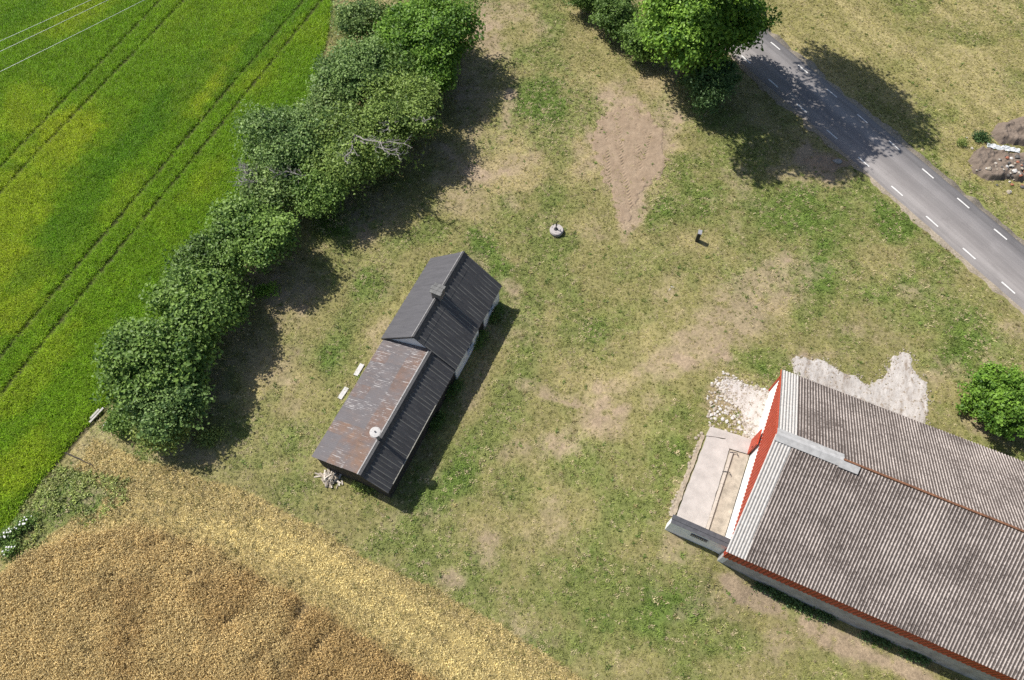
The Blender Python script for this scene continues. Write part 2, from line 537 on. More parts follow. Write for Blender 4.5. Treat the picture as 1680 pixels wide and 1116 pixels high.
# ------------------------------------------------------------------ yard surfaces by the barn
def sheet_poly(name, pts, z, mat, rough=.16, step=.12, seed=0, thick=.15, kind='structure'):
    """a slab with a broken outline: measured corners, ragged between them"""
    W_ = wpoly(pts); out = []
    for i in range(len(W_)):
        a, b = np.array(W_[i]), np.array(W_[(i + 1) % len(W_)])
        m = max(1, int(np.linalg.norm(b - a) / step))
        nrm = np.array([-(b - a)[1], (b - a)[0]]) / np.linalg.norm(b - a)
        for j in range(m):
            q = a + (b - a) * j / m
            out.append(q + nrm * (float(fbm(np.array([q[0] * 2.3]), np.array([q[1] * 2.3]), seed, 5)[0]) - .5) * 2 * rough)
    P3 = [(q[0], q[1], z - thick) for q in out]
    mb = MB(); mb.prism(P3[::-1], (0, 0, thick))
    # keep the top as one n-gon seen from above
    return tag(mb.build(name, mat), kind=kind)


conc = NT('pale_concrete'); p = conc.pos()
cb = conc.ramp(conc.noise(p, 1.6, 6, .7), [(.3, (.30, .26, .225)), (.55, (.41, .37, .335)), (.75, (.48, .44, .41))])
conc.col(conc.mix(conc.ramp(conc.noise(p, 9, 6, .75), [(.58, 0.0), (.72, .75)]), cb, (.26, .20, .14)))
conc.bump(conc.noise(p, 14, 5), .4, .03)
chalk = NT('crushed_limestone'); p = chalk.pos(); ps = chalk.pos((1, .22, 1), math.radians(-20))
cb = chalk.ramp(chalk.noise(ps, 2.2, 7, .75), [(.32, (.23, .185, .15)), (.46, (.41, .375, .345)), (.7, (.54, .51, .485))])
chalk.col(chalk.mix(chalk.ramp(chalk.noise(p, 3.2, 6, .7), [(.54, 0.0), (.66, .9)]), cb, (.25, .195, .145)))
chalk.bump(chalk.noise(p, 12, 6, .7), .7, .05)
slabm = simple('slab_concrete', (.40, .372, .348), .16, 1.5, .9, 0, .3)
tansoil = simple('dusty_concrete', (.335, .29, .235), .3, 2.2, .95, 0, .4)


# ------------------------------------------------------------------ roofing helpers
def wave_sheet(name, w, l, lam, amp, mat, seg=6, nv=2, th=.012, sharp=False):
    """corrugated sheet: x across the waves, y down the slope (0..l), z out of the roof"""
    nu = max(2, int(round(w / lam * seg)))
    V, T = [], []
    for lay in (0, -th):
        for j in range(nv + 1):
            for i in range(nu + 1):
                x = w * i / nu
                s_ = math.cos(2 * math.pi * x / lam)
                if sharp: s_ = max(-1, min(1, (s_ - .75) * 8))
                V.append((x, l * j / nv, amp * s_ + lay)); T.append(s_ * .5 + .5)
    n = (nu + 1) * (nv + 1); Fs = []
    for j in range(nv):
        for i in range(nu):
            a = j * (nu + 1) + i
            Fs.append((a, a + nu + 1, a + nu + 2, a + 1))
            Fs.append((n + a, n + a + 1, n + a + nu + 2, n + a + nu + 1))
    rim = [j * (nu + 1) for j in range(nv + 1)] + [nv * (nu + 1) + i for i in range(1, nu + 1)] + [j * (nu + 1) + nu for j in range(nv - 1, -1, -1)] + [i for i in range(nu - 1, 0, -1)]
    m = MB(); m.add(V, Fs, T)
    RV = [V[a] for a in rim] + [V[n + a] for a in rim]; k_ = len(rim)
    m.add(RV, [(i, k_ + i, k_ + (i + 1) % k_, (i + 1) % k_) for i in range(k_)], [T[a] for a in rim] * 2)
    me = m.mesh(name, mat)
    me.polygons.foreach_set('use_smooth', [not sharp] * len(me.polygons))
    return me


def slope_basis(o, u, d):
    """matrix with x=u (along the ridge), y=d (down the slope), z=out"""
    u = Vector(u).normalized(); d = Vector(d).normalized(); n = u.cross(d)
    if n.z < 0:
        u = -u; n = u.cross(d)
    M = Matrix((u, d, n)).transposed().to_4x4(); M.translation = Vector(o)
    return M


def lay(root, name, mesh_of, ridge0, u, d, cols, rows, w, tilt=.010, jit=.006, skip=()):
    """rows: list of (start along slope, length); mesh_of(col,row)->mesh. Every sheet is a part of its own."""
    u = Vector(u).normalized(); d = Vector(d).normalized()
    n = u.cross(d)
    flip = n.z < 0
    if flip: n = -n
    for c_ in range(cols):
        for r_, (s0, ln) in enumerate(rows):
            if (c_, r_) in skip: continue
            o = Vector(ridge0) + u * (c_ * w + (w if flip else 0)) + d * (s0 + random.uniform(-jit, jit)) + n * (.012 * (len(rows) - r_) + random.uniform(0, .004) + .004 * (c_ % 2))
            M = slope_basis(o, -u if flip else u, d) @ Matrix.Rotation(-tilt, 4, 'X') @ Matrix.Rotation(random.uniform(-jit, jit) * .6, 4, 'Z')
            link(name, mesh_of(c_, r_), root, M)


# ------------------------------------------------------------------ BARN
barn = empty('barn', B0, 'large barn with weathered corrugated roof, red clad gable and white base', 'barn', BA)

fc_mat = NT('fibre_cement_lichen'); p = fc_mat.pos(); ps = fc_mat.pos((1, .35, 1), BA + math.pi / 2)
crest = fc_mat.attr('tint').outputs['Fac']
big = fc_mat.noise(p, .35, 4, .6); mid = fc_mat.noise(p, 3.0, 5, .7); fine = fc_mat.noise(p, 9.0, 5, .8)
orn = fc_mat.n('ShaderNodeObjectInfo').outputs['Random']
spk = fc_mat.noise(ps, 7.0, 6, .85)
lich = fc_mat.math('ADD', fc_mat.math('MULTIPLY', big, .55), fc_mat.math('ADD', fc_mat.math('MULTIPLY', mid, .35), fc_mat.math('MULTIPLY', spk, 1.0)))
lich = fc_mat.math('ADD', lich, fc_mat.math('MULTIPLY', fc_mat.math('SUBTRACT', .5, crest), .50))
base = fc_mat.ramp(fine, [(.3, (.31, .268, .245)), (.7, (.56, .495, .455))])
lc = fc_mat.mix(fc_mat.noise(p, 5, 3), (.040, .031, .028), (.115, .092, .082))
k = fc_mat.mix(fc_mat.ramp(lich, [(.755, 0.0), (.93, .97)]), base, lc)
k = fc_mat.mix(1.0, k, fc_mat.ramp(orn, [(0, .9), (1, 1.08)]), 'MULTIPLY')
fc_mat.col(k); fc_mat.b.inputs['Roughness'].default_value = .95; fc_mat.bump(fine, .6, .03)
newer = NT('fibre_cement_clean'); p = newer.pos()
ncr = newer.attr('tint').outputs['Fac']
k = newer.ramp(newer.noise(p, 6, 5), [(.3, (.40, .38, .36)), (.7, (.55, .53, .51))])
k = newer.mix(newer.ramp(newer.math('ADD', newer.math('SUBTRACT', .55, ncr), newer.math('MULTIPLY', newer.noise(p, 8, 4), .5)), [(.52, 0.0), (.75, .8)]), k, (.12, .11, .10))
newer.col(k)

sl = math.hypot(HW + .06, (RG - EV) * (HW + .06) / HW); dz = (RG - EV) / HW
LAM = .177; SW = LAM * 6
NCOL = int(BL / SW)
rows = [(0.05, 1.95), (1.85, 1.95), (3.65, 1.95), (5.45, sl - 5.42)]
cache = {}


def barn_sheet(c_, r_):
    key = ('new' if c_ == 0 else 'old', r_ == 3)
    if key not in cache:
        cache[key] = wave_sheet('roof_sheet', SW + LAM * .35, rows[r_][1], LAM, .030, newer.m if c_ == 0 else fc_mat.m, 6, 3)
    return cache[key]


for sgn in (1, -1):
    lay(barn, 'roof_sheet', barn_sheet, (-.06, 0, RG), (1, 0, 0), (0, sgn * 1.0, -dz), NCOL, rows, SW, .004, .004)
# ridge: pale capping near the gable, bare rusty batten beyond it
capm = simple('pale_ridge_cap', (.37, .366, .362), .2, 3, .8)
cv = []
ths = math.atan(dz)
capsec = []
for y in (-.40, -.22, -.08, .08, .22, .40):
    capsec.append((y, RG + .13 - abs(y) * dz * (1.0 if abs(y) > .1 else .75)))


def cap(x0, x1, rise=0.0, half=None, m=None, name='ridge_cap'):
    sec = [(y, z + rise) for y, z in (capsec if half is None else [q for q in capsec if q[0] * half > 0 or abs(q[0]) < .1])]
    lo = [(y, z - .025) for y, z in sec[::-1]]
    mb = MB(); mb.prism([(x0, y, z) for y, z in sec + lo], (x1 - x0, 0, 0))
    return mb.build(name, m or capm, barn)


x = -.10
for i, L_ in enumerate((1.25, 1.2, 1.25)):
    cap(x, x + L_ + .06, .012 * (i % 2)); x += L_
mb = MB(); mb.prism([(x - .1, -.10, RG + .10), (x - .1, -.46, RG - .12), (x + .95, -.46, RG - .12), (x + .95, -.10, RG + .10)], (0, -.006, .03)); mb.build('ridge_cap', capm, barn)
rustw = NT('rusty_batten'); p = rustw.pos()
rustw.col(rustw.ramp(rustw.noise(p, 4, 5, .7), [(.3, (.06, .034, .025)), (.5, (.17, .080, .045)), (.7, (.25, .125, .070))]))
for i in range(12):
    xa = x + .02 + i * 2.45
    mb = MB(); mb.box(xa, xa + 2.43, -.055, .055, RG - .04, RG + .105 + .01 * (i % 2)); mb.build('ridge_batten', rustw.m, barn)

# walls
white = NT('lime_render'); p = white.pos()
white.col(white.mix(white.ramp(white.noise(p, 2.2, 6, .7), [(.55, 0.0), (.75, .5)]), white.ramp(white.noise(p, 7, 4), [(.3, (.70, .70, .69)), (.7, (.80, .80, .79))]), (.44, .41, .37)))
white.bump(white.noise(p, 25, 4), .35, .02)
greyr = NT('weathered_render'); p = greyr.pos()
greyr.col(greyr.mix(greyr.ramp(greyr.noise(p, 1.6, 6, .75), [(.42, 0.0), (.68, .9)]), (.40, .39, .38), (.20, .185, .17)))
greyr.bump(greyr.noise(p, 18, 4), .4, .02)
darkint = simple('dark_timber', (.035, .03, .027), .3)


def roofz(y): return RG - dz * abs(y)


WT = .32
GX0 = .15
mb = MB(); mb.prism([(GX0, -HW + .06, -.3), (GX0, HW - .18, -.3), (GX0, HW - .18, roofz(HW - .18) - .10), (GX0, 0, RG - .12), (GX0, -HW + .06, roofz(HW - .06) - .10)], (WT, 0, 0)); mb.build('gable_wall', white.m, barn)
mb = MB(); mb.box(GX0 + WT, BL, -HW + .06, -HW + .06 + WT, -.3, EV - .05); mb.build('side_wall', greyr.m, barn)
mb = MB(); mb.box(GX0 + WT, BL, HW - .18 - WT, HW - .18, -.3, EV - .05); mb.build('side_wall', greyr.m, barn)
mb = MB(); mb.prism([(BL, -HW + .18, -.3), (BL, HW - .18, -.3), (BL, HW - .18, EV - .02), (BL, 0, RG - .15), (BL, -HW + .18, EV - .02)], (-WT, 0, 0)); mb.build('gable_wall', white.m, barn)

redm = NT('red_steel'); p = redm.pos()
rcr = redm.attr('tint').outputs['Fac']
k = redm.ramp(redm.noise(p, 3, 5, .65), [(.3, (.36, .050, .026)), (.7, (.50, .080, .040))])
redm.col(redm.mix(redm.ramp(rcr, [(.0, .95), (.5, 0.0)]), k, (.11, .015, .010))); redm.b.inputs['Roughness'].default_value = .5  # rib valleys painted darker so the ribs show: shade put into the colour


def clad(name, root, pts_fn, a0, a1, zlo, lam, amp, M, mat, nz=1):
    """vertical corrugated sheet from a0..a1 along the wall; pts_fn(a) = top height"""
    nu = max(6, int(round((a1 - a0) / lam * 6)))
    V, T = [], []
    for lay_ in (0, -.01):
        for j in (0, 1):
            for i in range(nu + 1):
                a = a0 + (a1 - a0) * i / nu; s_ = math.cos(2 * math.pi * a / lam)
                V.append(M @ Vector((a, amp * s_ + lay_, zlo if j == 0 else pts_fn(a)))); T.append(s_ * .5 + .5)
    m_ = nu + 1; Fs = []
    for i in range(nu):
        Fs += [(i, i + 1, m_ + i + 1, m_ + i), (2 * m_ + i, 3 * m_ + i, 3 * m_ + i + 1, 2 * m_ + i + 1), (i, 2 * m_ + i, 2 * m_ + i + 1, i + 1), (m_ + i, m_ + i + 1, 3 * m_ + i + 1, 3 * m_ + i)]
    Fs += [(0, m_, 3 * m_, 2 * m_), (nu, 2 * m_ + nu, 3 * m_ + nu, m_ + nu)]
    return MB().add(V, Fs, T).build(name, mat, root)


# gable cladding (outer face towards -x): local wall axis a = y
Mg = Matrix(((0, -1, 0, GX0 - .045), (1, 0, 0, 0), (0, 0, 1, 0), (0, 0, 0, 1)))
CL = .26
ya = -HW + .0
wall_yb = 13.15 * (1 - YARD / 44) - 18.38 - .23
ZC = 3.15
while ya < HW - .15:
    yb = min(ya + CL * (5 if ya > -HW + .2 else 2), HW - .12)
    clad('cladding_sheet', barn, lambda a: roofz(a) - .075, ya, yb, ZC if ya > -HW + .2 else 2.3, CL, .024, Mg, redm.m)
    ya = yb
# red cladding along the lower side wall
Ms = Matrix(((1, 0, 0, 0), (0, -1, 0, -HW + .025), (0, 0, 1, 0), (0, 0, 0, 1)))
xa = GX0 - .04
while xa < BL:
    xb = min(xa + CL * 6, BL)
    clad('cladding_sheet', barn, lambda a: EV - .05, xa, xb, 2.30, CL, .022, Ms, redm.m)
    xa = xb
MB().box(GX0 - .012, GX0 - .002, -HW + .07, wall_yb, -.2, 2.28).build('corner_cover', greyr.m, barn)  # added grey sheet covering the sunlit white gable corner to darken it
# verge boards along the gable edges, in the pale colour of the sheet edge
for sgn in (1, -1):
    mb = MB(); a = Vector((-.09, 0, RG - .03)); b = Vector((-.09, sgn * (HW + .12), roofz(HW + .12) - .03))
    mb.prism([a, b, b - Vector((0, 0, .16)), a - Vector((0, 0, .16))], (.03, 0, 0)); mb.build('verge_board', redm.m, barn)
# red door in the gable and a small red canopy near the upper corner
dy0, dy1 = 1.05, 2.15
door = MB().box(GX0 - .20, GX0 - .14, dy0, dy1, YARD, 3.12).build('door', redm.m, barn)
for i in range(5):
    yy = dy0 + (dy1 - dy0) * (i + .5) / 5
    MB().box(GX0 - .225, GX0 - .2, yy - .095, yy + .095, YARD + .03, 3.09).build('door_plank', redm.m, door)
MB().box(GX0 - .27, GX0 - .225, dy0 + .12, dy0 + .16, 2.1, 2.28).build('door_handle', darkint, door)
MB().box(GX0 - .10, GX0 + .02, HW - .17, HW - .06, .6, EV - .02).build('corner_board', redm.m, barn)
# foot course of rough concrete and drift of weeds are below; gutterless eave fascia
MB().box(GX0, BL, HW - .07, HW - .04, EV - .22, EV - .06).build('fascia_board', redm.m, barn)

YS0 = 1 - YARD / 44
# ------------------------------------------------------------------ low wall beside the barn gable (local barn axes)
wall_y = 13.15 * YS0 - 18.38
wx0, wx1 = 4.80 * YS0 - 8.05, .12
lowr = simple('white_wall_paint', (.80, .80, .80), .12, 3)
low = empty('garden_wall', B0 + bt * wx0 + bn * wall_y + Vector((0, 0, YARD)), 'thick low wall with dark capping running out from the red gable of the barn', 'wall', BA)
WL = wx1 - wx0
MB().box(0, WL, -.22, .22, -1.0, 1.86).build('wall_body', lowr, low)
MB().box(-.012, -.001, -.21, .21, -.1, 1.85).build('wall_end', white.m, low)
capd = simple('dark_capping', (.075, .077, .085), .25, 4, .7)
for i in range(4):
    a = -.05 + i * (WL + .05) / 4
    MB().box(a, a + (WL + .05) / 4 - .008, -.02, .27, 1.861, 1.93 + .004 * (i % 2)).build('coping', capd, low)
MB().box(-.03, WL, -.25, -.021, 1.861, 1.885).build('coping_ledge', capd, low)
ironm = simple('dark_iron', (.06, .06, .065), .3, 10, .6, .4)
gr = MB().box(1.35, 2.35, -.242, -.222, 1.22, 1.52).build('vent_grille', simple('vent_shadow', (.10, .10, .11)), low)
for i in range(9):
    MB().box(1.38 + i * .115, 1.41 + i * .115, -.275, -.243, 1.20, 1.54).build('grille_bar', ironm, gr)
for zz in (1.20, 1.52): MB().box(1.33, 2.37, -.30, -.276, zz, zz + .035).build('grille_rail', ironm, gr)

# ------------------------------------------------------------------ yard slab with gutter curb (barn axes, world placed)
YS = 1 - YARD / 44


def bw(x, y, z=0): return bt * (x * YS) + bn * (y * YS) + Vector((0, 0, z + YARD))


def bslab(name, pts, z, mat, thick=.2, kind='structure', seed=0, rough=.05):
    out = []
    for i in range(len(pts)):
        a, b = np.array(pts[i], float), np.array(pts[(i + 1) % len(pts)], float)
        m = max(1, int(np.linalg.norm(b - a) / .18)); nrm = np.array([-(b - a)[1], (b - a)[0]]) / np.linalg.norm(b - a)
        for j in range(m):
            q = a + (b - a) * j / m
            q = q + nrm * (fbm(np.array([q[0] * 2.7]), np.array([q[1] * 2.7]), seed, 5)[0] - .5) * 2 * rough
            out.append(bw(q[0], q[1], z - thick))
    mb = MB(); mb.prism(out[::-1], (0, 0, thick))
    return tag(mb.build(name, mat), kind=kind)


bslab('concrete_slab', [(5.15, 13.55), (7.12, 13.55), (7.0, 19.75), (6.6, 20.35), (5.35, 20.0)], .10, slabm, seed=2)
bslab('concrete_slab', [(6.95, 19.8), (8.30, 19.95), (8.32, 21.05), (7.3, 21.0), (5.38, 20.78), (5.30, 20.03), (6.58, 20.40)], .085, slabm, seed=4)
bslab('yard_floor', [(7.14, 13.45), (8.36, 13.45), (8.34, 19.93), (7.02, 19.76)], .03, tansoil, seed=6, rough=.02)
curb = empty('drain_curb', bw(7.2, 13.9), 'long pale concrete drain curb lying across the slab beside the barn', 'curb', BA)
curbm = simple('curb_concrete', (.42, .375, .325), .15, 4)
for i in range(5):
    MB().box(-.09 + random.uniform(-.01, .01), .09, -.3 + i * 1.18, -.3 + (i + 1) * 1.18 - .012, -.1, .17 + random.uniform(-.008, .008)).build('curb_stone', curbm, curb)
for yy, xo in ((5.55, .12), (4.1, .05)):
    MB().tube([(xo - .25, yy - .08, .2), (xo - .05, yy, .24), (xo + .2, yy + .05, .22), (xo + .32, yy - .1, .16)], .022, 5).build('iron_hook', ironm, curb)
bslab('path_edge', [(4.75, 13.9), (5.08, 13.9), (5.22, 20.0), (5.0, 20.0)], .05, simple('edge_stone', (.33, .28, .21), .3, 5), seed=8, rough=.10)

# ------------------------------------------------------------------ COTTAGE
CA = math.radians(65.5)
ct = Vector((math.cos(CA), math.sin(CA), 0)); cr = Vector((ct.y, -ct.x, 0))
C0 = ct * 20.35 + cr * -14.69
cot = empty('cottage', C0, 'old cottage with black corrugated roof, brick chimney and long rusty annex', 'house', CA)
# local: x along the ridge (to the upper gable), y to the left side
blk = NT('black_roof'); p = blk.pos(); pd = blk.pos((1, .12, 1), CA)
cr_ = blk.attr('tint').outputs['Fac']
nb = blk.noise(p, 1.4, 5, .7)
k = blk.ramp(blk.noise(blk.pos((3.5, .35, 1), CA), 1.0, 5, .7), [(.3, (.048, .047, .049)), (.7, (.080, .078, .080))])
pl = blk.pos((3.1, .22, 1), CA)
wear = blk.math('MULTIPLY', blk.ramp(cr_, [(.86, 0.0), (.98, 1.0)]), blk.ramp(blk.noise(pl, 1.0, 3, .5), [(.42, 0.0), (.54, .9)]))
k = blk.mix(wear, k, (.27, .26, .225))
k = blk.mix(blk.ramp(blk.noise(p, 7, 6, .8), [(.71, 0.0), (.75, .6)]), k, (.42, .41, .40))
blk.col(k); blk.b.inputs['Roughness'].default_value = .62; blk.b.inputs['Specular IOR Level'].default_value = .4
gry = NT('left_black_roof'); p = gry.pos()  # left slope of the cottage, a paler grey than the right slope
k = gry.ramp(gry.noise(gry.pos((4, .3, 1), CA), 1.0, 5, .7), [(.3, (.072, .071, .078)), (.7, (.10, .098, .106))])
k = gry.mix(gry.ramp(gry.noise(p, 9, 6, .8), [(.74, 0.0), (.78, .7)]), k, (.45, .44, .43))
gry.col(k); gry.b.inputs['Roughness'].default_value = .6


def rust_mat(name, hue, seed):
    t = NT(name); p = t.pos()
    rnd = t.n('ShaderNodeObjectInfo').outputs['Random']
    fl = t.pos((7.0, .75, 3.0), CA + 0.0)
    flake = t.noise(fl, 1.3, 5, .75)
    crest_ = t.attr('tint').outputs['Fac']
    cb_ = t.mix(t.ramp(t.noise(t.pos((3.2, .55, 1), CA), 1.3, 6, .7), [(.35, 0.0), (.65, 1.0)]), hue[0], hue[1])
    cb_ = t.mix(t.ramp(t.noise(p, .8, 4, .6), [(.4, 0.0), (.62, .8)]), cb_, (.125, .118, .125))
    th_ = t.math('ADD', flake, t.math('ADD', t.math('MULTIPLY', crest_, .12), t.math('MULTIPLY', t.math('ADD', rnd, t.noise(p, .55, 2)), .11)))
    k = t.mix(t.ramp(th_, [(.755, 0.0), (.84, .8)]), cb_, (.37, .355, .35))
    t.col(k); t.b.inputs['Roughness'].default_value = .7; t.bump(t.noise(p, 18, 4), .3, .02)
    return t.m


rusts = [rust_mat('rusty_sheet', ((.115, .082, .070), (.17, .112, .090)), 1), rust_mat('grey_rusty_sheet', ((.10, .094, .100), (.145, .120, .115)), 2), rust_mat('orange_rusty_sheet', ((.135, .092, .072), (.19, .122, .09)), 3)]

RZ, EZ, CHW = 4.50, 2.08, 2.84
pd_ = (RZ - EZ) / CHW
csl = math.hypot(CHW + .06, pd_ * (CHW + .06))
XL, XH = -3.70, 3.70
SWC, LAMC = .925, .925 / 3
ncc = 8
mR0 = wave_sheet('roof_sheet', SWC + .05, .86, LAMC, .016, blk.m, 6, 1, .008)
mR1 = wave_sheet('roof_sheet', SWC + .05, csl - .72, LAMC, .016, blk.m, 6, 2, .008)
mL = wave_sheet('roof_sheet', SWC + .05, csl * .5 + .05, LAMC, .014, gry.m, 6, 2, .008)
lay(cot, 'roof_sheet', lambda c_, r_: (mR0, mR1)[r_], (XL, 0, RZ), (1, 0, 0), (0, -1, -pd_), ncc, [(.03, .86), (.76, csl - .72)], SWC, .006, .005)
lay(cot, 'roof_sheet', lambda c_, r_: mL, (XL, 0, RZ), (1, 0, 0), (0, 1, -pd_), ncc, [(.03, 1), (csl * .5, 1)], SWC, .006, .005)
capb = simple('black_ridge_cap', (.05, .05, .053), .3, 8, .6)
capg = simple('worn_ridge_edge', (.25, .245, .245), .35, 9, .7)


def ridge_piece(x0, x1, y0, z0, left, right, slopeL, slopeR, mat, root=None):
    """folded capping with a toothed lower lip"""
    V = []; n = 6
    for i in range(n + 1):
        x = x0 + (x1 - x0) * i / n
        t_ = .05 * (i % 2)
        V.append([(x, y0 + left, z0 - left * slopeL), (x, y0 + .05, z0 + .025), (x, y0 - .05, z0 + .025), (x, y0 - right + t_, z0 - (right - t_) * slopeR)])
    mb = MB()
    for i in range(n):
        for j in range(3):
            a, b, c_, d_ = V[i][j], V[i + 1][j], V[i + 1][j + 1], V[i][j + 1]
            q = [Vector(a), Vector(d_), Vector(c_), Vector(b)]
            mb.prism(q, (0, 0, -.012))
    return mb.build('ridge_cap', mat, root or cot)


for i in range(4):
    a = XL - .04 + i * 1.87
    b = min(a + 1.9, XH + .04)
    ridge_piece(a, b, 0, RZ + .065 + .008 * (i % 2), .10, .30, pd_, pd_, capb)
    # weathered pale fold along the left side of the capping
    mb = MB(); mb.prism([(a, .09, RZ + .03), (b, .09, RZ + .03), (b, .15, RZ - .02), (a, .15, RZ - .02)], (0, .004, .02)); mb.build('ridge_flashing', capg, cot)

# walls of the main part
cwhite = white.m
cz = EZ - .06
y0, y1 = -CHW + .09, CHW - .25
for xg, nm in ((XL + .14, 'gable_wall'), (XH - .14 - .25, 'gable_wall')):
    mb = MB(); mb.prism([(xg, y0, -.3), (xg, y1, -.3), (xg, y1, RZ - pd_ * y1 - .06), (xg, 0, RZ - .07), (xg, y0, RZ + pd_ * y0 - .06)], (.25, 0, 0)); mb.build(nm, cwhite, cot)
XI0, XI1 = XL + .39, XH - .39
glass = NT('window_glass'); glass.col((.015, .018, .022)); glass.b.inputs['Roughness'].default_value = .08; glass.b.inputs['Specular IOR Level'].default_value = .6
frm = simple('old_white_paint', (.6, .6, .58), .15, 12)
# right long wall built round three openings (butted pieces)
ops = [(-1.75, -.85, .75, 1.75, 'window'), (.05, .95, .02, 1.92, 'door'), (1.7, 2.6, .75, 1.75, 'window')]
wall = MB(); xprev = XI0
for a, b, z0, z1, kd in ops:
    wall.box(xprev, a, y0, y0 + .25, -.3, cz)
    if z0 > .1: wall.box(a, b, y0, y0 + .25, -.3, z0)
    wall.box(a, b, y0, y0 + .25, z1, cz)
    xprev = b
wall.box(xprev, XI1, y0, y0 + .25, -.3, cz)
wall.build('side_wall', cwhite, cot)
for a, b, z0, z1, kd in ops:
    if kd == 'window':
        wdw = MB().box(a, b, y0 + .10, y0 + .13, z0, z1).build('window', glass.m, cot)
        fr = MB()
        fr.box(a, a + .06, y0 + .05, y0 + .098, z0, z1).box(b - .06, b, y0 + .05, y0 + .098, z0, z1).box(a + .06, b - .06, y0 + .05, y0 + .098, z0, z0 + .06).box(a + .06, b - .06, y0 + .05, y0 + .098, z1 - .06, z1).box((a + b) / 2 - .03, (a + b) / 2 + .03, y0 + .055, y0 + .097, z0 + .06, z1 - .06)
        fr.build('window_frame', frm, wdw)
        MB().box(a - .06, b + .06, y0 - .07, y0 + .045, z0 - .05, z0 - .004).build('window_sill', frm, wdw)
    else:
        dr = MB().box(a + .02, b - .02, y0 + .06, y0 + .11, z0, z1).build('door', darkint, cot)
        MB().tube([(a + .12, y0 + .055, 1.0), (a + .12, y0 + .01, 1.0), (a + .24, y0 + .01, 1.0)], .012, 5).build('handle', ironm, dr)
MB().box(XI0, XI1, y1 - .25, y1, -.3, RZ - pd_ * y1 - .06).build('side_wall', cwhite, cot)
# bargeboards
for xg in (XL - .035, XH + .008):
    for sgn in (1, -1):
        a = Vector((xg, 0, RZ + .02)); b = Vector((xg, sgn * (CHW + .05), RZ - pd_ * (CHW + .05) + .02))
        mb = MB(); mb.prism([a, b, b - Vector((0, 0, .17)), a - Vector((0, 0, .17))], (.028, 0, 0)); mb.build('bargeboard', capb, cot)
# brick chimney at the ridge with weathered slab on top
chm = MB(); CX = -.12
chm.box(CX - .33, CX + .33, -.30, .34, RZ - .45, RZ + .62)
chim = chm.build('chimney', simple('chimney_brick', (.17, .155, .145), .3, 9, .95, 0, .4), cot)
bkm = simple('chimney_course', (.22, .19, .17), .35, 14, .95)
for i in range(6):
    z_ = RZ - .12 + i * .12
    MB().box(CX - .345, CX + .345, -.315, .355, z_, z_ + .085).build('brick_course', bkm, chim)
slm = NT('weathered_slab'); p = slm.pos((1.2, 9, 1), CA)
slm.col(slm.ramp(slm.noise(p, 1.2, 5, .7), [(.3, (.085, .085, .085)), (.7, (.21, .208, .20))]))
for i, (a, b, e0, e1) in enumerate(((-.42, -.14, -.40, .44), (-.13, .15, -.36, .50), (.16, .40, -.40, .40))):
    MB().box(CX + a, CX + b, e0, e1, RZ + .625, RZ + .69 + .012 * i).build('cap_plank', slm.m, chim)

# annex
AX0, AX1 = -13.02, -3.66
AY, AZ = -1.19, 3.37
aR_y, aR_z = -2.84, AZ - .85 * (2.84 - 1.19)
aL_y, aL_z = 2.70, 2.02
sR = Vector((0, aR_y - AY, aR_z - AZ)); sL = Vector((0, aL_y - AY, aL_z - AZ))
nR, nL = sR.length + .05, sL.length + .05
ALEN = AX1 - AX0
wR = ALEN / 11
mAR = wave_sheet('roof_sheet', wR + .05, nR - .02, wR / 3, .016, blk.m, 6, 2, .008)
lay(cot, 'roof_sheet', lambda c_, r_: mAR, (AX0, AY, AZ), (1, 0, 0), sR, 11, [(.02, 1)], wR, .004, .005)
rowsL = [(.04, 1.5), (1.46, 1.4), (2.80, nL - 2.80)]
rc = {}


def rust_sheet(c_, r_):
    if c_ < 3: pat = [[2, 2, 1], [2, 0, 1], [0, 2, 2]][c_][r_]
    else: pat = [0, 1, 0, 1, 1][(c_ * 5 + r_ * 3 + (c_ * r_) % 2) % 5] if r_ != 2 else [1, 1, 0][c_ % 3]
    if (pat, r_) not in rc:
        rc[(pat, r_)] = wave_sheet('roof_sheet', ALEN / 10 + .06, rowsL[r_][1], .117, .015, rusts[pat], 5, 2, .006)
    return rc[(pat, r_)]


lay(cot, 'roof_sheet', rust_sheet, (AX0, AY, AZ), (1, 0, 0), sL, 10, rowsL, ALEN / 10, .007, .016)
for i in range(5):
    a = AX0 - .03 + i * ALEN / 5; b = AX0 - .03 + (i + 1) * ALEN / 5 + .03
    ridge_piece(a, b, AY, AZ + .085 + .008 * (i % 2), .16, .26, .36, .85, capb)
    mb = MB(); mb.prism([(a, AY + .15, AZ + .05), (b, AY + .15, AZ + .05), (b, AY + .24, AZ + .012), (a, AY + .24, AZ + .012)], (0, .004, .022)); mb.build('ridge_flashing', capg, cot)
tarred = simple('tarred_boards', (.045, .04, .036), .35, 5)
mb = MB(); gx_ = AX0 + .12
mb.prism([(gx_, aR_y + .2, -.3), (gx_, aL_y - .2, -.3), (gx_, aL_y - .2, aL_z + .0), (gx_, AY, AZ - .07), (gx_, aR_y + .2, aR_z + .08)], (.14, 0, 0)); mb.build('gable_wall', tarred, cot)
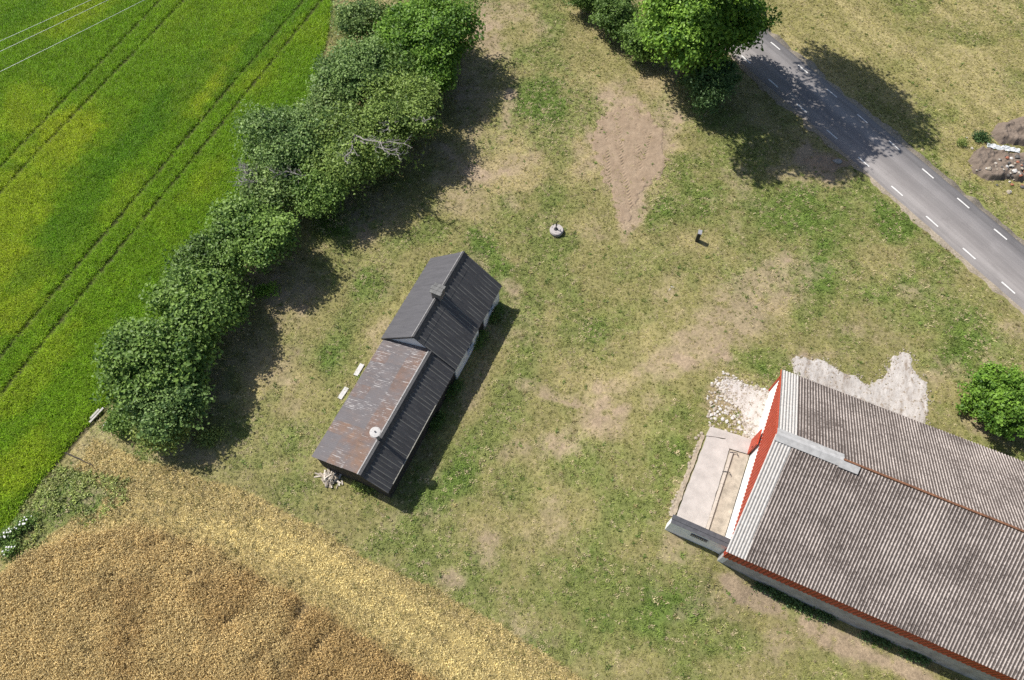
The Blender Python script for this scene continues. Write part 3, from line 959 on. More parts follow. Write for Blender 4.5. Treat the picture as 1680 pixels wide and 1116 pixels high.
# vertical boards of the annex right wall, one by one
bx = AX0 + .27; i = 0
bmesh_ = MB().box(0, .178, -.03, 0, -.3, aR_z + .02).mesh('wall_board', tarred)
while bx < AX1 + .1:
    link('wall_board', bmesh_, cot, Matrix.Translation((bx, aR_y + .22 + random.uniform(-.006, .006), 0)))
    bx += .182
MB().box(AX0 + .27, AX1 + .1, aR_y + .225, aR_y + .30, -.3, aR_z + .0).build('side_wall', tarred, cot)
MB().box(AX0 + .27, AX1 + .1, aL_y - .35, aL_y - .2, -.3, aL_z - .02).build('side_wall', cwhite, cot)
gut = MB()
gut.tube([(AX0 + .6, aR_y - .03, aR_z - .02), (AX0 + 3.2, aR_y - .03, aR_z - .01), (AX1 - 2.9, aR_y - .02, aR_z)], .035, 6)
gut.build('gutter', simple('zinc_gutter', (.26, .255, .22), .3, 5), cot)
# flue with round white lid
flue = MB().lathe([(.11, 0), (.11, 1.35)], 14, (0, 0, 0)).build('flue_pipe', simple('flue_metal', (.2, .2, .2), .3, 6, .6), cot)
flue.location = (-10.55, AY + .12, AZ - .1)
lidm = NT('pale_lid'); p = lidm.pos()
lidm.col(lidm.ramp(lidm.noise(p, 8, 5, .8), [(.36, (.14, .13, .12)), (.46, (.46, .445, .43))]))
MB().lathe([(.0, .0), (.34, .0), (.355, .02), (.34, .055), (.2, .075), (.0, .08)], 24, (0, 0, 1.36)).build('flue_lid', lidm.m, flue)
MB().lathe([(.03, 0), (.03, .06), (.05, .06), (.05, .09), (0.01, .10)], 10, (0, 0, 1.43)).build('lid_knob', ironm, flue)

# ------------------------------------------------------------------ trees
def crown_mesh(name, lobes, n, size, mat, seed, spread=.34, upb=.55, per=40):
    """leaf by leaf: leaves gathered in sprays round the lobes' skin, some inside; tint differs by spray and leaf"""
    R = np.random.default_rng(seed)
    L = np.array(lobes, float)
    wts = (L[:, 3] * L[:, 4] + L[:, 3] * L[:, 5] + L[:, 4] * L[:, 5]); wts /= wts.sum()
    nc = max(6, n // per)
    li = R.choice(len(L), nc, p=wts)
    d = R.normal(size=(nc, 3)); d[:, 2] += .25; d /= np.linalg.norm(d, axis=1)[:, None]
    rad = np.where(R.random(nc) < .80, R.uniform(.80, 1.10, nc), R.uniform(.3, .8, nc))
    # lumps: sprays pulled in and out by a noise of direction
    lump = 1 + .34 * (np.sin(d[:, 0] * 5.1 + seed) * np.sin(d[:, 1] * 4.7 + seed * 2.1) + .5 * np.sin(d[:, 2] * 7 + seed * .7))
    lump = .7 * lump + .3
    cc = L[li, :3] + d * L[li, 3:6] * (rad * lump)[:, None]
    cc[:, 2] = np.maximum(cc[:, 2], .15)
    ct_ = np.clip(R.normal(.5, .2, nc) + R.uniform(-.22, .22, len(L))[li], 0, 1)
    k = R.integers(0, nc, n)
    sp = spread * R.uniform(.55, 1.45, nc)[k]
    P = cc[k] + np.clip(R.normal(size=(n, 3)), -1.7, 1.7) * sp[:, None] * np.array([1, 1, .5])
    P[:, 2] = np.maximum(P[:, 2], .05)
    N = d[k] * .5 + R.normal(size=(n, 3)) * .55; N[:, 2] += upb
    N /= np.linalg.norm(N, axis=1)[:, None]
    T = np.cross(N, R.normal(size=(n, 3))); T /= np.linalg.norm(T, axis=1)[:, None] + 1e-9
    B = np.cross(N, T)
    s_ = size * (R.uniform(.65, 1.25, nc)[k] * R.uniform(.6, 1.35, n))[:, None]
    a = P - T * s_ * .5; b = P + B * s_ * .34 + N * s_ * .10; c_ = P + T * s_ * .5 - N * s_ * .08; e = P - B * s_ * .34 + N * s_ * .10
    V = np.stack([a, b, c_, e], 1).reshape(-1, 3)
    i = np.arange(n) * 4
    Fs = np.concatenate([np.stack([i, i + 1, i + 2], 1), np.stack([i, i + 2, i + 3], 1)])
    tint = np.clip(ct_[k] * .75 + R.normal(.12, .15, n), 0, 1)
    return np_mesh(name, V, Fs, mat, [('tint', np.repeat(tint, 4))])


bark = simple('bark', (.105, .085, .066), .35, 8, .95, 0, .5)
deadw = simple('grey_dead_wood', (.27, .25, .235), .25, 9, .9)
LM = {
    'bright': leaf_mat('leaf_bright', (.038, .100, .012), (0.245, 0.421, 0.056)),
    'fresh': leaf_mat('leaf_fresh', (.050, .130, .016), (0.328, 0.532, 0.076)),
    'grey': leaf_mat('leaf_grey_green', (.050, .105, .028), (0.320, 0.439, 0.133)),
    'blue': leaf_mat('leaf_dull_green', (.046, .105, .028), (0.300, 0.433, 0.127)),
    'olive': leaf_mat('leaf_olive', (.050, .100, .020), (0.314, 0.427, 0.099)),
    'dark': leaf_mat('leaf_dark', (.032, .078, .016), (0.205, 0.316, 0.070)),
    'mid': leaf_mat('leaf_mid', (.040, .098, .020), (0.267, 0.402, 0.087)),
    'light': leaf_mat('leaf_light', (.080, .140, .030), (0.437, 0.495, 0.133)),
    'teal': leaf_mat('leaf_teal', (.026, .066, .022), (0.150, 0.248, 0.081)),
}


def limb_path(a, b, wob, n=5, R=random):
    a, b = Vector(a), Vector(b); pts = []
    for i in range(n + 1):
        t_ = i / n; q = a.lerp(b, t_)
        if 0 < i < n: q += Vector((R.uniform(-wob, wob), R.uniform(-wob, wob), R.uniform(-wob, wob) * .6))
        pts.append(q)
    return pts


def tree(px, py, zc, r, rz, kind, label, name='tree', n=9000, size=.27, seed=0, nl=6, spread=.36, group=None, dead=0, base=None, cat='tree', trunk_r=.17, stretch=(1, 1), per=64, dead_dir=None):
    R = random.Random(seed * 31 + 5)
    if group == HG: zc, rz = zc * .74, rz * .86
    c0 = at(px, py, zc)
    b0 = Vector((c0.x, c0.y, 0)) if base is None else at(*base)
    root = empty(name, b0, label, cat, R.uniform(0, 6), group)
    root.rotation_euler = (0, 0, 0)
    c = c0 - b0; nl += 3
    lobes = [(c.x, c.y, c.z, r * .62 * stretch[0], r * .62 * stretch[1], rz * .75)]
    for i in range(nl):
        q = 2 * math.pi * (i + R.uniform(-.3, .3)) / nl
        rr = r * R.uniform(.45, .74); lr = r * R.uniform(.27, .50)
        lobes.append((c.x + math.cos(q) * rr * stretch[0], c.y + math.sin(q) * rr * stretch[1], c.z + R.uniform(-.38, .30) * rz, lr, lr, min(rz * .62, lr * 1.05)))
    link('crown', crown_mesh('crown', lobes, int(n * 1.9), size * .84, LM[kind], seed, spread * 1.12, per=per), root)
    zt = c.z * .62
    tr = MB(); tr.tube([(0, 0, -.25), (R.uniform(-.05, .05), 0, zt * .4), (c.x * .5 + R.uniform(-.12, .12), c.y * .5 + R.uniform(-.1, .1), zt), (c.x * .9, c.y * .9, c.z * .95)], [trunk_r * 1.25, trunk_r, trunk_r * .75, trunk_r * .4], 8)
    tr.build('trunk', bark, root, True)
    for i, lb in enumerate(lobes[1:]):
        pts = limb_path((c.x * .35, c.y * .35, zt * R.uniform(.55, 1.0)), (lb[0], lb[1], lb[2] + lb[5] * .3), .14, 5, R)
        MB().tube(pts, [trunk_r * .5 * (1 - .8 * j / 5) for j in range(6)], 5).build('limb', bark, root, True)
    for i in range(dead):
        q = (dead_dir if dead_dir is not None else -.6) + R.uniform(-.9, .9)
        ln = r * R.uniform(.85, 1.28)
        mb = MB()
        a = Vector((c.x * .6, c.y * .6, c.z + R.uniform(.15, .6) * rz)); b = a + Vector((math.cos(q) * ln, math.sin(q) * ln, R.uniform(.3, 1.0) * rz * .7))
        pts = limb_path(a, b, .20, 7, R)
        mb.tube(pts, [.075 * (1 - .8 * j / 7) for j in range(8)], 5)
        for j in range(2, 8):
            for _ in range(2):
                q2 = q + R.choice((-1, 1)) * R.uniform(.4, 1.2)
                l2 = R.uniform(.35, .95)
                p2 = limb_path(pts[j], pts[j] + Vector((math.cos(q2) * l2, math.sin(q2) * l2, R.uniform(-.05, .4))), .08, 4, R)
                mb.tube(p2, [.032, .026, .020, .014, .009], 4)
                for k_ in (2, 3):
                    q3 = q2 + R.choice((-1, 1)) * R.uniform(.5, 1.1); l3 = R.uniform(.2, .45)
                    mb.tube([p2[k_], p2[k_] + Vector((math.cos(q3) * l3, math.sin(q3) * l3, R.uniform(-.05, .2)))], [.014, .007], 4)
        mb.build('dead_branch', deadw, root)
    return root


HG = 'trees of the long row beside the green field'
tree(695, 52, 5.2, 4.1, 3.1, 'bright', 'large bright green tree at the top end of the row, nearest the bare strip', n=24000, size=.30, seed=1, nl=8, group=HG, trunk_r=.26)
tree(640, 118, 4.2, 2.6, 2.2, 'mid', 'shaded green tree wedged between the pale grey green tree and the olive oak', n=9000, size=.26, seed=14, nl=6, group=HG)
tree(535, 185, 3.9, 2.3, 2.1, 'grey', 'small pale tree in the notch of the row above the dense middle tree', n=8000, size=.24, seed=15, nl=6, group=HG)
tree(708, 118, 4.2, 1.9, 1.9, 'bright', 'lower green tree on the lawn side under the large bright tree', n=9000, size=.28, seed=16, nl=6, group=HG)
tree(592, 30, 3.8, 2.5, 2.1, 'grey', 'small grey green tree jutting into the green field at the row top', n=5200, size=.24, seed=2, nl=5, group=HG)
tree(585, 120, 4.8, 3.3, 2.6, 'blue', 'pale grey green tree on the field side, just below the small jutting one', n=15000, size=.25, seed=3, nl=7, group=HG)
tree(655, 180, 4.9, 3.1, 2.4, 'olive', 'olive green oak with a bare grey centre below the large bright tree', 'oak_tree', n=12500, size=.25, seed=4, nl=8, spread=.42, group=HG, dead=2, dead_dir=-1.6, trunk_r=.24)
tree(470, 235, 4.6, 3.3, 2.7, 'blue', 'blue green dense tree on the field side at the middle of the row', n=15500, size=.25, seed=5, nl=7, group=HG)
tree(585, 240, 5.0, 3.7, 2.5, 'olive', 'ragged olive oak with long bleached dead branches reaching towards the cottage', 'oak_tree', n=12500, size=.25, seed=6, nl=8, spread=.42, group=HG, dead=4, dead_dir=-.75, trunk_r=.26)
tree(520, 300, 3.9, 2.6, 2.0, 'mid', 'dark leafy tree tucked beneath the ragged oak with dead branches', n=9000, size=.25, seed=7, nl=6, group=HG, dead=1, dead_dir=-2.4)
tree(440, 305, 4.0, 2.2, 2.0, 'grey', 'greyish tree with a tangle of dry twigs on its field side', n=7000, size=.24, seed=17, nl=6, group=HG, dead=3, dead_dir=2.8)
tree(415, 385, 4.2, 2.9, 2.3, 'mid', 'rounded mid green tree right below the tangle of dry twigs', n=14500, size=.27, seed=8, nl=7, group=HG)
tree(345, 425, 3.6, 2.0, 1.8, 'dark', 'low dark tree on the field side beneath the rounded mid green one', n=7500, size=.25, seed=9, nl=6, group=HG)
tree(325, 495, 4.1, 3.0, 2.3, 'mid', 'broad leafy tree in the lower row, third from the low yellowish bush', n=15500, size=.30, seed=10, nl=7, group=HG)
tree(256, 588, 4.3, 3.15, 2.5, 'mid', 'wide round tree bulging into the field near the lower end of the row', n=19000, size=.31, seed=11, nl=8, group=HG)
tree(272, 645, 3.5, 2.5, 1.9, 'blue', 'blue green tree at the lower row end, directly above the yellowish bush', n=10500, size=.26, seed=12, nl=6, group=HG)
tree(262, 703, 2.1, 1.6, 1.4, 'light', 'low yellowish bush closing the lower end of the tree row', 'bush', n=5200, size=.21, seed=13, nl=6, spread=.30, group=HG, cat='bush', trunk_r=.06)
tree(205, 685, 1.0, 1.0, .8, 'mid', 'small dark bush at the field corner beside the pale planks', 'bush', n=2200, size=.2, seed=18, nl=4, spread=.28, group=HG, cat='bush', trunk_r=.04)

RG_ = 'trees and shrubs in the clump by the road'
tree(1142, 34, 5.9, 4.3, 3.6, 'fresh', 'bright yellow green tree overhanging the grass and the road verge', n=19000, size=.37, seed=21, nl=8, spread=.42, group=RG_, trunk_r=.25)
tree(1212, 25, 5.0, 2.4, 2.4, 'bright', 'smaller bright green tree with its crown over the road edge', n=7500, size=.30, seed=22, nl=6, group=RG_)
tree(1165, 135, 2.6, 2.1, 2.4, 'teal', 'dark ivy green shrub at the lower tip of the roadside clump', 'shrub', n=9500, size=.22, seed=23, nl=6, spread=.28, group=RG_, cat='shrub', trunk_r=.08)
tree(1060, 62, 2.0, 2.0, 1.7, 'mid', 'mid green shrub under the bright yellow green tree, lawn side', 'shrub', n=7500, size=.24, seed=24, nl=6, spread=.3, group=RG_, cat='shrub', trunk_r=.07)
tree(1010, 28, 2.0, 2.0, 1.7, 'dark', 'dark shrub in the middle of the lawn side of the roadside clump', 'shrub', n=7500, size=.23, seed=25, nl=6, spread=.3, group=RG_, cat='shrub', trunk_r=.07)
tree(965, -8, 1.9, 1.8, 1.5, 'dark', 'dark shrub at the far left end of the roadside clump', 'shrub', n=5500, size=.23, seed=26, nl=6, spread=.3, group=RG_, cat='shrub', trunk_r=.07)
tall = at(1150, 120)
root = empty('ash_tree', tall, 'tall roadside tree whose high crown throws the dappled shadow across the road', 'tree', 0, RG_)
SV = Vector((ldir.x, ldir.y, 0)) / -ldir.z
lob = []
for (sx, sy), z_, r_ in (((1290, 232), 13.8, 2.9), ((1350, 252), 14.0, 2.5), ((1375, 118), 13.5, 2.6), ((1430, 165), 13.5, 2.8), ((1482, 206), 13.2, 2.1), ((1330, 168), 13.5, 2.2), ((1405, 222), 13.8, 1.8), ((1245, 262), 13.6, 1.7)):
    q = at(sx, sy) - SV * z_ - tall
    lob.append((q.x, q.y, z_, r_, r_, r_ * .75))
link('crown', crown_mesh('crown', lob, 30000, .36, LM['mid'], 29, .55, per=60), root)
MB().tube([(0, 0, -.3), (.1, 0, 3.5), (.2, .1, 7.0), (.3, .3, 10)], [.32, .26, .20, .12], 9).build('trunk', bark, root, True)
for lb in lob:
    MB().tube(limb_path((.2, .1, 7.0), lb[:3], .3, 6), [.14, .12, .10, .08, .06, .04, .02], 6).build('limb', bark, root, True)

# clipped bush right of the barn
tree(1654, 655, 1.6, 2.45, 1.6, 'bright', 'dense round green bush standing alone above the barn roof', 'bush', n=17000, size=.23, seed=31, nl=12, spread=.17, cat='bush', trunk_r=.09)

# ------------------------------------------------------------------ grass and crops (scattered, stuff)
def tuft_mesh(name, n, h, lean, w, mat, seed, r0=.05, ear=0.0, curve=.5):
    R = np.random.default_rng(seed); mb = MB()
    for i in range(n):
        q = R.uniform(0, 2 * math.pi); hh = R.uniform(*h); ln = R.uniform(*lean); ww = w * R.uniform(.7, 1.3)
        o = Vector((R.uniform(-r0, r0), R.uniform(-r0, r0), -.02))
        d = Vector((math.cos(q), math.sin(q), 0)); s_ = Vector((-d.y, d.x, 0))
        p1 = o + d * (hh * math.sin(ln * (1 - curve)) * .5) + Vector((0, 0, hh * math.cos(ln * (1 - curve)) * .5))
        p2 = p1 + d * (hh * math.sin(min(1.75, ln * (1 + curve))) * .5) + Vector((0, 0, hh * math.cos(min(1.75, ln * (1 + curve))) * .5))
        tn = R.uniform(0, 1)
        mb.add([o - s_ * ww * .5, o + s_ * ww * .5, p1 + s_ * ww * .5, p1 - s_ * ww * .5, p2], [(0, 1, 2, 3), (3, 2, 4)], [tn] * 5)
        if ear:
            e = p2 + d * ear * .8 - Vector((0, 0, ear * .55))
            mb.add([p2 - s_ * .022, p2 + s_ * .022, e + s_ * .012, e - s_ * .012, (p2 + e) * .5 + Vector((0, 0, .02))], [(0, 1, 4), (1, 2, 4), (2, 3, 4), (3, 0, 4)], [min(1, tn + .25)] * 5)
    return mb.mesh(name, mat)


def scatter(name, meshes, P, hue, scl, label, cat):
    """one stuff object: blades instanced on points"""
    n = len(P)
    m = bpy.data.meshes.new(name)
    m.vertices.add(n); m.vertices.foreach_set('co', np.asarray(P, np.float32).ravel())
    m.attributes.new('hue', 'FLOAT_COLOR', 'POINT').data.foreach_set('color', np.c_[hue, np.ones(n)].astype(np.float32).ravel())
    m.attributes.new('size', 'FLOAT', 'POINT').data.foreach_set('value', np.asarray(scl, np.float32))
    rot = np.zeros((n, 3), np.float32); rot[:, 2] = rng.uniform(0, 6.283, n); rot[:, 0] = rng.normal(0, .10, n); rot[:, 1] = rng.normal(0, .10, n)
    m.attributes.new('turn', 'FLOAT_VECTOR', 'POINT').data.foreach_set('vector', rot.ravel())
    m.attributes.new('pick', 'INT', 'POINT').data.foreach_set('value', rng.integers(0, len(meshes), n).astype(np.int32))
    o = link(name, m)
    g = bpy.data.node_groups.new(name, 'GeometryNodeTree')
    g.interface.new_socket('Geometry', in_out='INPUT', socket_type='NodeSocketGeometry')
    g.interface.new_socket('Geometry', in_out='OUTPUT', socket_type='NodeSocketGeometry')
    N = g.nodes.new; Lk = g.links.new
    gi, go = N('NodeGroupInput'), N('NodeGroupOutput')
    iop = N('GeometryNodeInstanceOnPoints')
    g2i = N('GeometryNodeGeometryToInstance')
    for me in meshes[::-1]:
        src = bpy.data.objects.new(name + '_source', me)
        oi = N('GeometryNodeObjectInfo'); oi.inputs['Object'].default_value = src
        Lk(oi.outputs['Geometry'], g2i.inputs[0])
    def na(nm, dt):
        x = N('GeometryNodeInputNamedAttribute'); x.data_type = dt; x.inputs['Name'].default_value = nm
        return x.outputs['Attribute']
    Lk(gi.outputs[0], iop.inputs['Points']); Lk(g2i.outputs[0], iop.inputs['Instance'])
    iop.inputs['Pick Instance'].default_value = True
    Lk(na('pick', 'INT'), iop.inputs['Instance Index'])
    e2r = N('FunctionNodeEulerToRotation'); Lk(na('turn', 'FLOAT_VECTOR'), e2r.inputs[0]); Lk(e2r.outputs[0], iop.inputs['Rotation'])
    Lk(na('size', 'FLOAT'), iop.inputs['Scale'])
    Lk(iop.outputs[0], go.inputs[0])
    o.modifiers.new('scatter', 'NODES').node_group = g
    m.materials.append(meshes[0].materials[0])
    return tag(o, label, cat, kind='stuff')


def ground_z(X, Y):
    i = np.clip(np.searchsorted(gx, X) - 1, 0, nx - 2); j = np.clip(np.searchsorted(gy, Y) - 1, 0, ny - 2)
    fx = (X - gx[i]) / (gx[i + 1] - gx[i]); fy = (Y - gy[j]) / (gy[j + 1] - gy[j])
    return (GZ[j, i] * (1 - fx) + GZ[j, i + 1] * fx) * (1 - fy) + (GZ[j + 1, i] * (1 - fx) + GZ[j + 1, i + 1] * fx) * fy


def candidates(step, mask_fn, m=70):
    xs, ys = np.arange(-60, 60, step), np.arange(-4, 68, step)
    X, Y = np.meshgrid(xs, ys)
    X = (X + rng.uniform(-.5, .5, X.shape) * step).ravel(); Y = (Y + rng.uniform(-.5, .5, Y.shape) * step).ravel()
    px, py = to_px(X, Y)
    k = (px > -m) & (px < 1680 + m) & (py > -m) & (py < 1116 + m)
    X, Y = X[k], Y[k]
    z = zones(X, Y)
    k = mask_fn(z, X, Y)
    return X[k], Y[k], {a: b[k] for a, b in z.items()}


def local(X, Y, o, a):
    dx, dy = X - o.x, Y - o.y
    return dx * math.cos(a) + dy * math.sin(a), -dx * math.sin(a) + dy * math.cos(a)


PALE = [[tuple(at(*q, .55)[:2]) for q in [(1300, 606), (1304, 592), (1345, 590), (1375, 604), (1412, 616), (1432, 634), (1452, 616), (1472, 590), (1488, 571), (1500, 580), (1516, 610), (1527, 627), (1528, 660), (1520, 705), (1556, 760), (1420, 720)]],
        [tuple(at(*q, YARD)[:2]) for q in [(1186, 636), (1196, 624), (1222, 630), (1255, 644), (1275, 646), (1258, 735), (1234, 736), (1220, 715), (1216, 680), (1198, 652)]]]


def free_ground(X, Y):
    """not under a house, slab or road"""
    lx, ly = local(X, Y, B0, BA)
    k = ~((lx > -.05) & (np.abs(ly) < 6.35)) & ~((lx > wx0 - .1) & (lx < .3) & (np.abs(ly - wall_y) < .35))
    k &= ~((lx > -3.2) & (lx < .2) & (ly > -5.4) & (ly < 1.95))
    lx, ly = local(X, Y, C0, CA)
    k &= ~((lx > -12.9) & (lx < 3.6) & (ly > -2.65) & (ly < 2.6))
    for p_ in PALE: k &= ~inside(X, Y, p_)
    return k


grass_m = leaf_mat('grass_blade', None, None, True, .25)
lawn_t = [tuft_mesh('grass_tuft', 11, (.07, .17), (.5, 1.25), .026, grass_m, 50 + i, .09) for i in range(4)]
X, Y, z = candidates(.20, lambda z, X, Y: ~z['field'] & ~z['wheat'] & ~z['stub'] & ~z['road'] & free_ground(X, Y) & (rng.random(X.shape) > z['bare'] * 1.1) & (rng.random(X.shape) < .45 + .9 * fbm(X * 1.1, Y * 1.1, 19)))
hue = lawn_colour(z, X, Y, True) * np.array([1.38, 1.46, 1.22])
dry = (rng.random(len(X)) < .14 + .42 * z['straw'])[:, None]
hue = np.where(dry, np.array([.52, .44, .26]) * rng.uniform(.7, 1.25, (len(X), 1)), hue * rng.uniform(.65, 1.35, (len(X), 1)))
scatter('lawn_grass', lawn_t, np.c_[X, Y, ground_z(X, Y)], hue, rng.uniform(.6, 1.25, len(X)) * (1 + .5 * z['green']), 'patchy mown lawn grass, half green and half dry', 'grass')

barley_t = [tuft_mesh('barley_tuft', 12, (.36, .55), (.25, .95), .024, grass_m, 60 + i, .11) for i in range(3)]
X, Y, z = candidates(.155, lambda z, X, Y: z['field'] & (z['tram'] > .19 + .04 * rng.random(X.shape)))
hue = np.minimum(field_colour(z, X, Y) * np.array([2.05, 2.3, 2.0]), .65) * rng.uniform(.72, 1.3, (len(X), 1))
scatter('barley_crop', barley_t, np.c_[X, Y, ground_z(X, Y) - .03], hue, rng.uniform(.85, 1.15, len(X)), 'green cereal crop with yellowing patches and tractor lines', 'crop')

wheat_t = [tuft_mesh('wheat_tuft', 14, (.45, .80), (.15, 1.1), .022, grass_m, 70 + i, .12, .12, .6) for i in range(4)]
lay_n = lambda X, Y: fbm(X * .9, Y * .9, 61, 4)
TW = [(at(185, 960), at(215, 900)), (at(430, 1090), at(530, 960)), (at(480, 1116), at(580, 985)), (at(160, 950), at(130, 965)), (at(225, 905), at(305, 880))]


def wheat_gap(X, Y):
    d = np.full(X.shape, 9.0)
    for a, b in TW: d = np.minimum(d, seg_dist(X, Y, a, b)[0] + (fbm(X * 1.5, Y * 1.5, 66) - .52) * .7)
    return d


X, Y, z = candidates(.15, lambda z, X, Y: z['wheat'] & (fbm(X * 1.9, Y * 1.9, 63, 4) < .66 - .05 * rng.random(X.shape)) & (rng.random(X.shape) < np.clip(.10 + 2.0 * wheat_gap(X, Y), .15, 1)))
hue = lerp(np.broadcast_to(np.array([.53, .405, .185]), (len(X), 3)), [.43, .305, .130], sstep(.42, .66, fbm(X * .35, Y * .35, 62, 4) + .0008 * (z['px'] - 300)))
hue = hue * rng.uniform(.6, 1.4, (len(X), 1))
scl = rng.uniform(.8, 1.1, len(X)) * np.clip(.55 + 1.5 * wheat_gap(X, Y), .55, 1.0)
scatter('wheat_crop', wheat_t, np.c_[X, Y, ground_z(X, Y) - .03], hue, scl, 'ripe golden wheat standing uneven with flattened gaps', 'crop')

stub_t = [tuft_mesh('stubble_tuft', 9, (.12, .26), (.3, 1.5), .026, grass_m, 80 + i, .12) for i in range(3)]
LN = [(at(300, 850), at(460, 905)), (at(460, 905), at(600, 990)), (at(600, 990), at(720, 1070)), (at(720, 1070), at(800, 1130)), (at(425, 862), at(560, 925)), (at(560, 925), at(700, 1010)), (at(700, 1010), at(880, 1130))]


def swath(X, Y):
    d = np.full(X.shape, 9.0)
    for a, b in LN: d = np.minimum(d, seg_dist(X, Y, a, b)[0] + (fbm(X * 1.2, Y * 1.2, 67) - .5) * .9)
    return 1 - sstep(.1, .75, d)


X, Y, z = candidates(.15, lambda z, X, Y: z['stub'] & (rng.random(X.shape) < .45 + .9 * fbm(X * .7, Y * .7, 68, 4)))
sw = swath(X, Y)
near = sstep(0, 1, np.clip(1 - (z['px'] - 150) / 400, 0, 1))
hue = lerp(np.broadcast_to(np.array([.66, .545, .27]), (len(X), 3)), [.83, .70, .335], sw)
hue = lerp(hue, [.30, .27, .10], (rng.random(len(X)) < .22 * (1 - sw)).astype(float))
hue = hue * rng.uniform(.6, 1.3, (len(X), 1))
scatter('stubble_straw', stub_t, np.c_[X, Y, ground_z(X, Y)], hue, rng.uniform(.7, 1.2, len(X)), 'pale cut straw stubble along the wheat', 'straw')

X, Y, z = candidates(.24, lambda z, X, Y: ~z['field'] & inside(z['px'], z['py'], [(-60, 975), (0, 868), (60, 800), (100, 766), (150, 775), (215, 790), (205, 825), (130, 868), (45, 908), (0, 940)]) & (fbm(X * .6, Y * .6, 99, 5) > .46 + .25 * rng.random(X.shape) - .12))
weed_t = [tuft_mesh('weed_tuft', 14, (.18, .38), (.5, 1.35), .055, grass_m, 90 + i, .14) for i in range(3)]
hue = np.array([.25, .31, .085]) * rng.uniform(.55, 1.5, (len(X), 1)) * np.array([1, 1, 1]) + rng.uniform(0, .06, (len(X), 1)) * np.array([1, .6, .2])
scatter('weeds', weed_t, np.c_[X, Y, ground_z(X, Y)], hue, rng.uniform(.6, 1.3, len(X)), 'leafy green weeds in the corner between crop and wheat', 'weeds')


# ------------------------------------------------------------------ earth: tracked soil patch and heaps
def heap(name, poly, hmax, mat, step, seed, fall, extra=None, lift=.05, sink=.14, rag=1.6, rf=.9):
    """relief of bare earth; its rim dips under the lawn so the outline is the ground's own"""
    P = np.array(poly); x0, y0 = P.min(0) - .4; x1, y1 = P.max(0) + .4
    xs, ys = np.arange(x0, x1, step), np.arange(y0, y1, step)
    A, B_ = np.meshgrid(xs, ys)
    d = poly_dist(A, B_, poly) * np.where(inside(A, B_, poly), 1, -1) + (fbm(A * rf, B_ * rf, seed, 5) - .5) * fall * rag
    m = sstep(-.25 * fall, fall, d)
    h = ground_z(A.ravel(), B_.ravel()).reshape(A.shape) - sink + m * (sink + lift)
    h = h + m * hmax * (.35 + 1.5 * (fbm(A * 1.1, B_ * 1.1, seed + 3, 5) - .25)) + m * (fbm(A * 4, B_ * 4, seed + 5, 4) - .5) * (.05 + .25 * (hmax > .2))
    if extra is not None: h = h + m * extra(A, B_)
    n, k = len(xs), len(ys); ii = np.arange(n * k).reshape(k, n)
    ok = (m > .001); f = ok[:-1, :-1] | ok[1:, :-1] | ok[:-1, 1:] | ok[1:, 1:]
    Qs = np.stack([ii[:-1, :-1], ii[:-1, 1:], ii[1:, 1:], ii[1:, :-1]], -1)[f]
    used = np.unique(Qs); re_ = np.full(n * k, -1); re_[used] = np.arange(len(used))
    return link(name, np_mesh(name, np.c_[A.ravel(), B_.ravel(), h.ravel()][used], re_[Qs], mat, (), True))


def soil_mat(name, a, b):
    t = NT(name); p = t.pos()
    t.col(t.mix(1.0, t.ramp(t.noise(p, 1.2, 6, .7), [(.3, a), (.7, b)]), t.ramp(t.noise(p, 16, 5, .75), [(.25, .7), (.75, 1.25)]), 'MULTIPLY'))
    t.bump(t.noise(p, 14, 6, .75), .8, .05); t.b.inputs['Roughness'].default_value = 1
    return t.m


soil_a = soil_mat('dry_soil', (.235, .172, .118), (.335, .255, .180))
soil_b = soil_mat('heap_soil', (.125, .098, .078), (.225, .180, .145))
SW_ = [(at(1012, 190), at(1022, 300)), (at(992, 220), at(1000, 330)), (at(1040, 200), at(1052, 300)), (at(1066, 215), at(1046, 290)), (at(1015, 250), at(1035, 345))]


def lugs(A, B_):
    h = np.zeros_like(A)
    for a, b in SW_:
        L_ = math.hypot(b[0] - a[0], b[1] - a[1]); dx, dy = (b[0] - a[0]) / L_, (b[1] - a[1]) / L_
        s_ = (A - a[0]) * dx + (B_ - a[1]) * dy; c_ = -(A - a[0]) * dy + (B_ - a[1]) * dx
        w = sstep(.34, .24, np.abs(c_)) * sstep(-.2, .4, s_) * sstep(L_ + .2, L_ - .5, s_)
        w = w * sstep(.34, .55, fbm(A * .9 + 7 * a[0], B_ * .9, 45, 4))
        h = np.where(w > .05, w * (.040 * np.cos(2 * math.pi * (s_ + np.abs(c_) * .9) / .33) - .02), h)
    return h


tag(heap('bare_soil', wpoly([(985, 188), (1020, 166), (1062, 182), (1094, 215), (1104, 248), (1092, 285), (1066, 314), (1042, 345), (1024, 374), (1006, 340), (990, 300), (966, 252), (968, 212)]), .03, soil_a, .055, 41, .55, lugs, .03, .12, 3.4, 1.3), kind='structure')
ha = heap('soil_heap', wpoly([(1622, 222), (1640, 203), (1672, 192), (1720, 190), (1730, 232), (1680, 240), (1640, 236)]), .65, soil_b, .07, 51, .5)
tag(ha, 'upper brown soil heap cut by the right edge, above the white plastic scraps', 'soil heap', 'heaps of dug earth')
hb = heap('soil_heap', wpoly([(1585, 262), (1604, 244), (1650, 250), (1700, 262), (1710, 300), (1660, 296), (1620, 296), (1596, 284)]), .60, soil_b, .07, 61, .45)
tag(hb, 'lower brown soil heap strewn with rubble beside the road', 'soil heap', 'heaps of dug earth')
hc = heap('soil_heap', wpoly([(1318, 262), (1340, 250), (1378, 254), (1398, 270), (1370, 284), (1335, 280)]), .25, soil_a, .08, 71, .6)
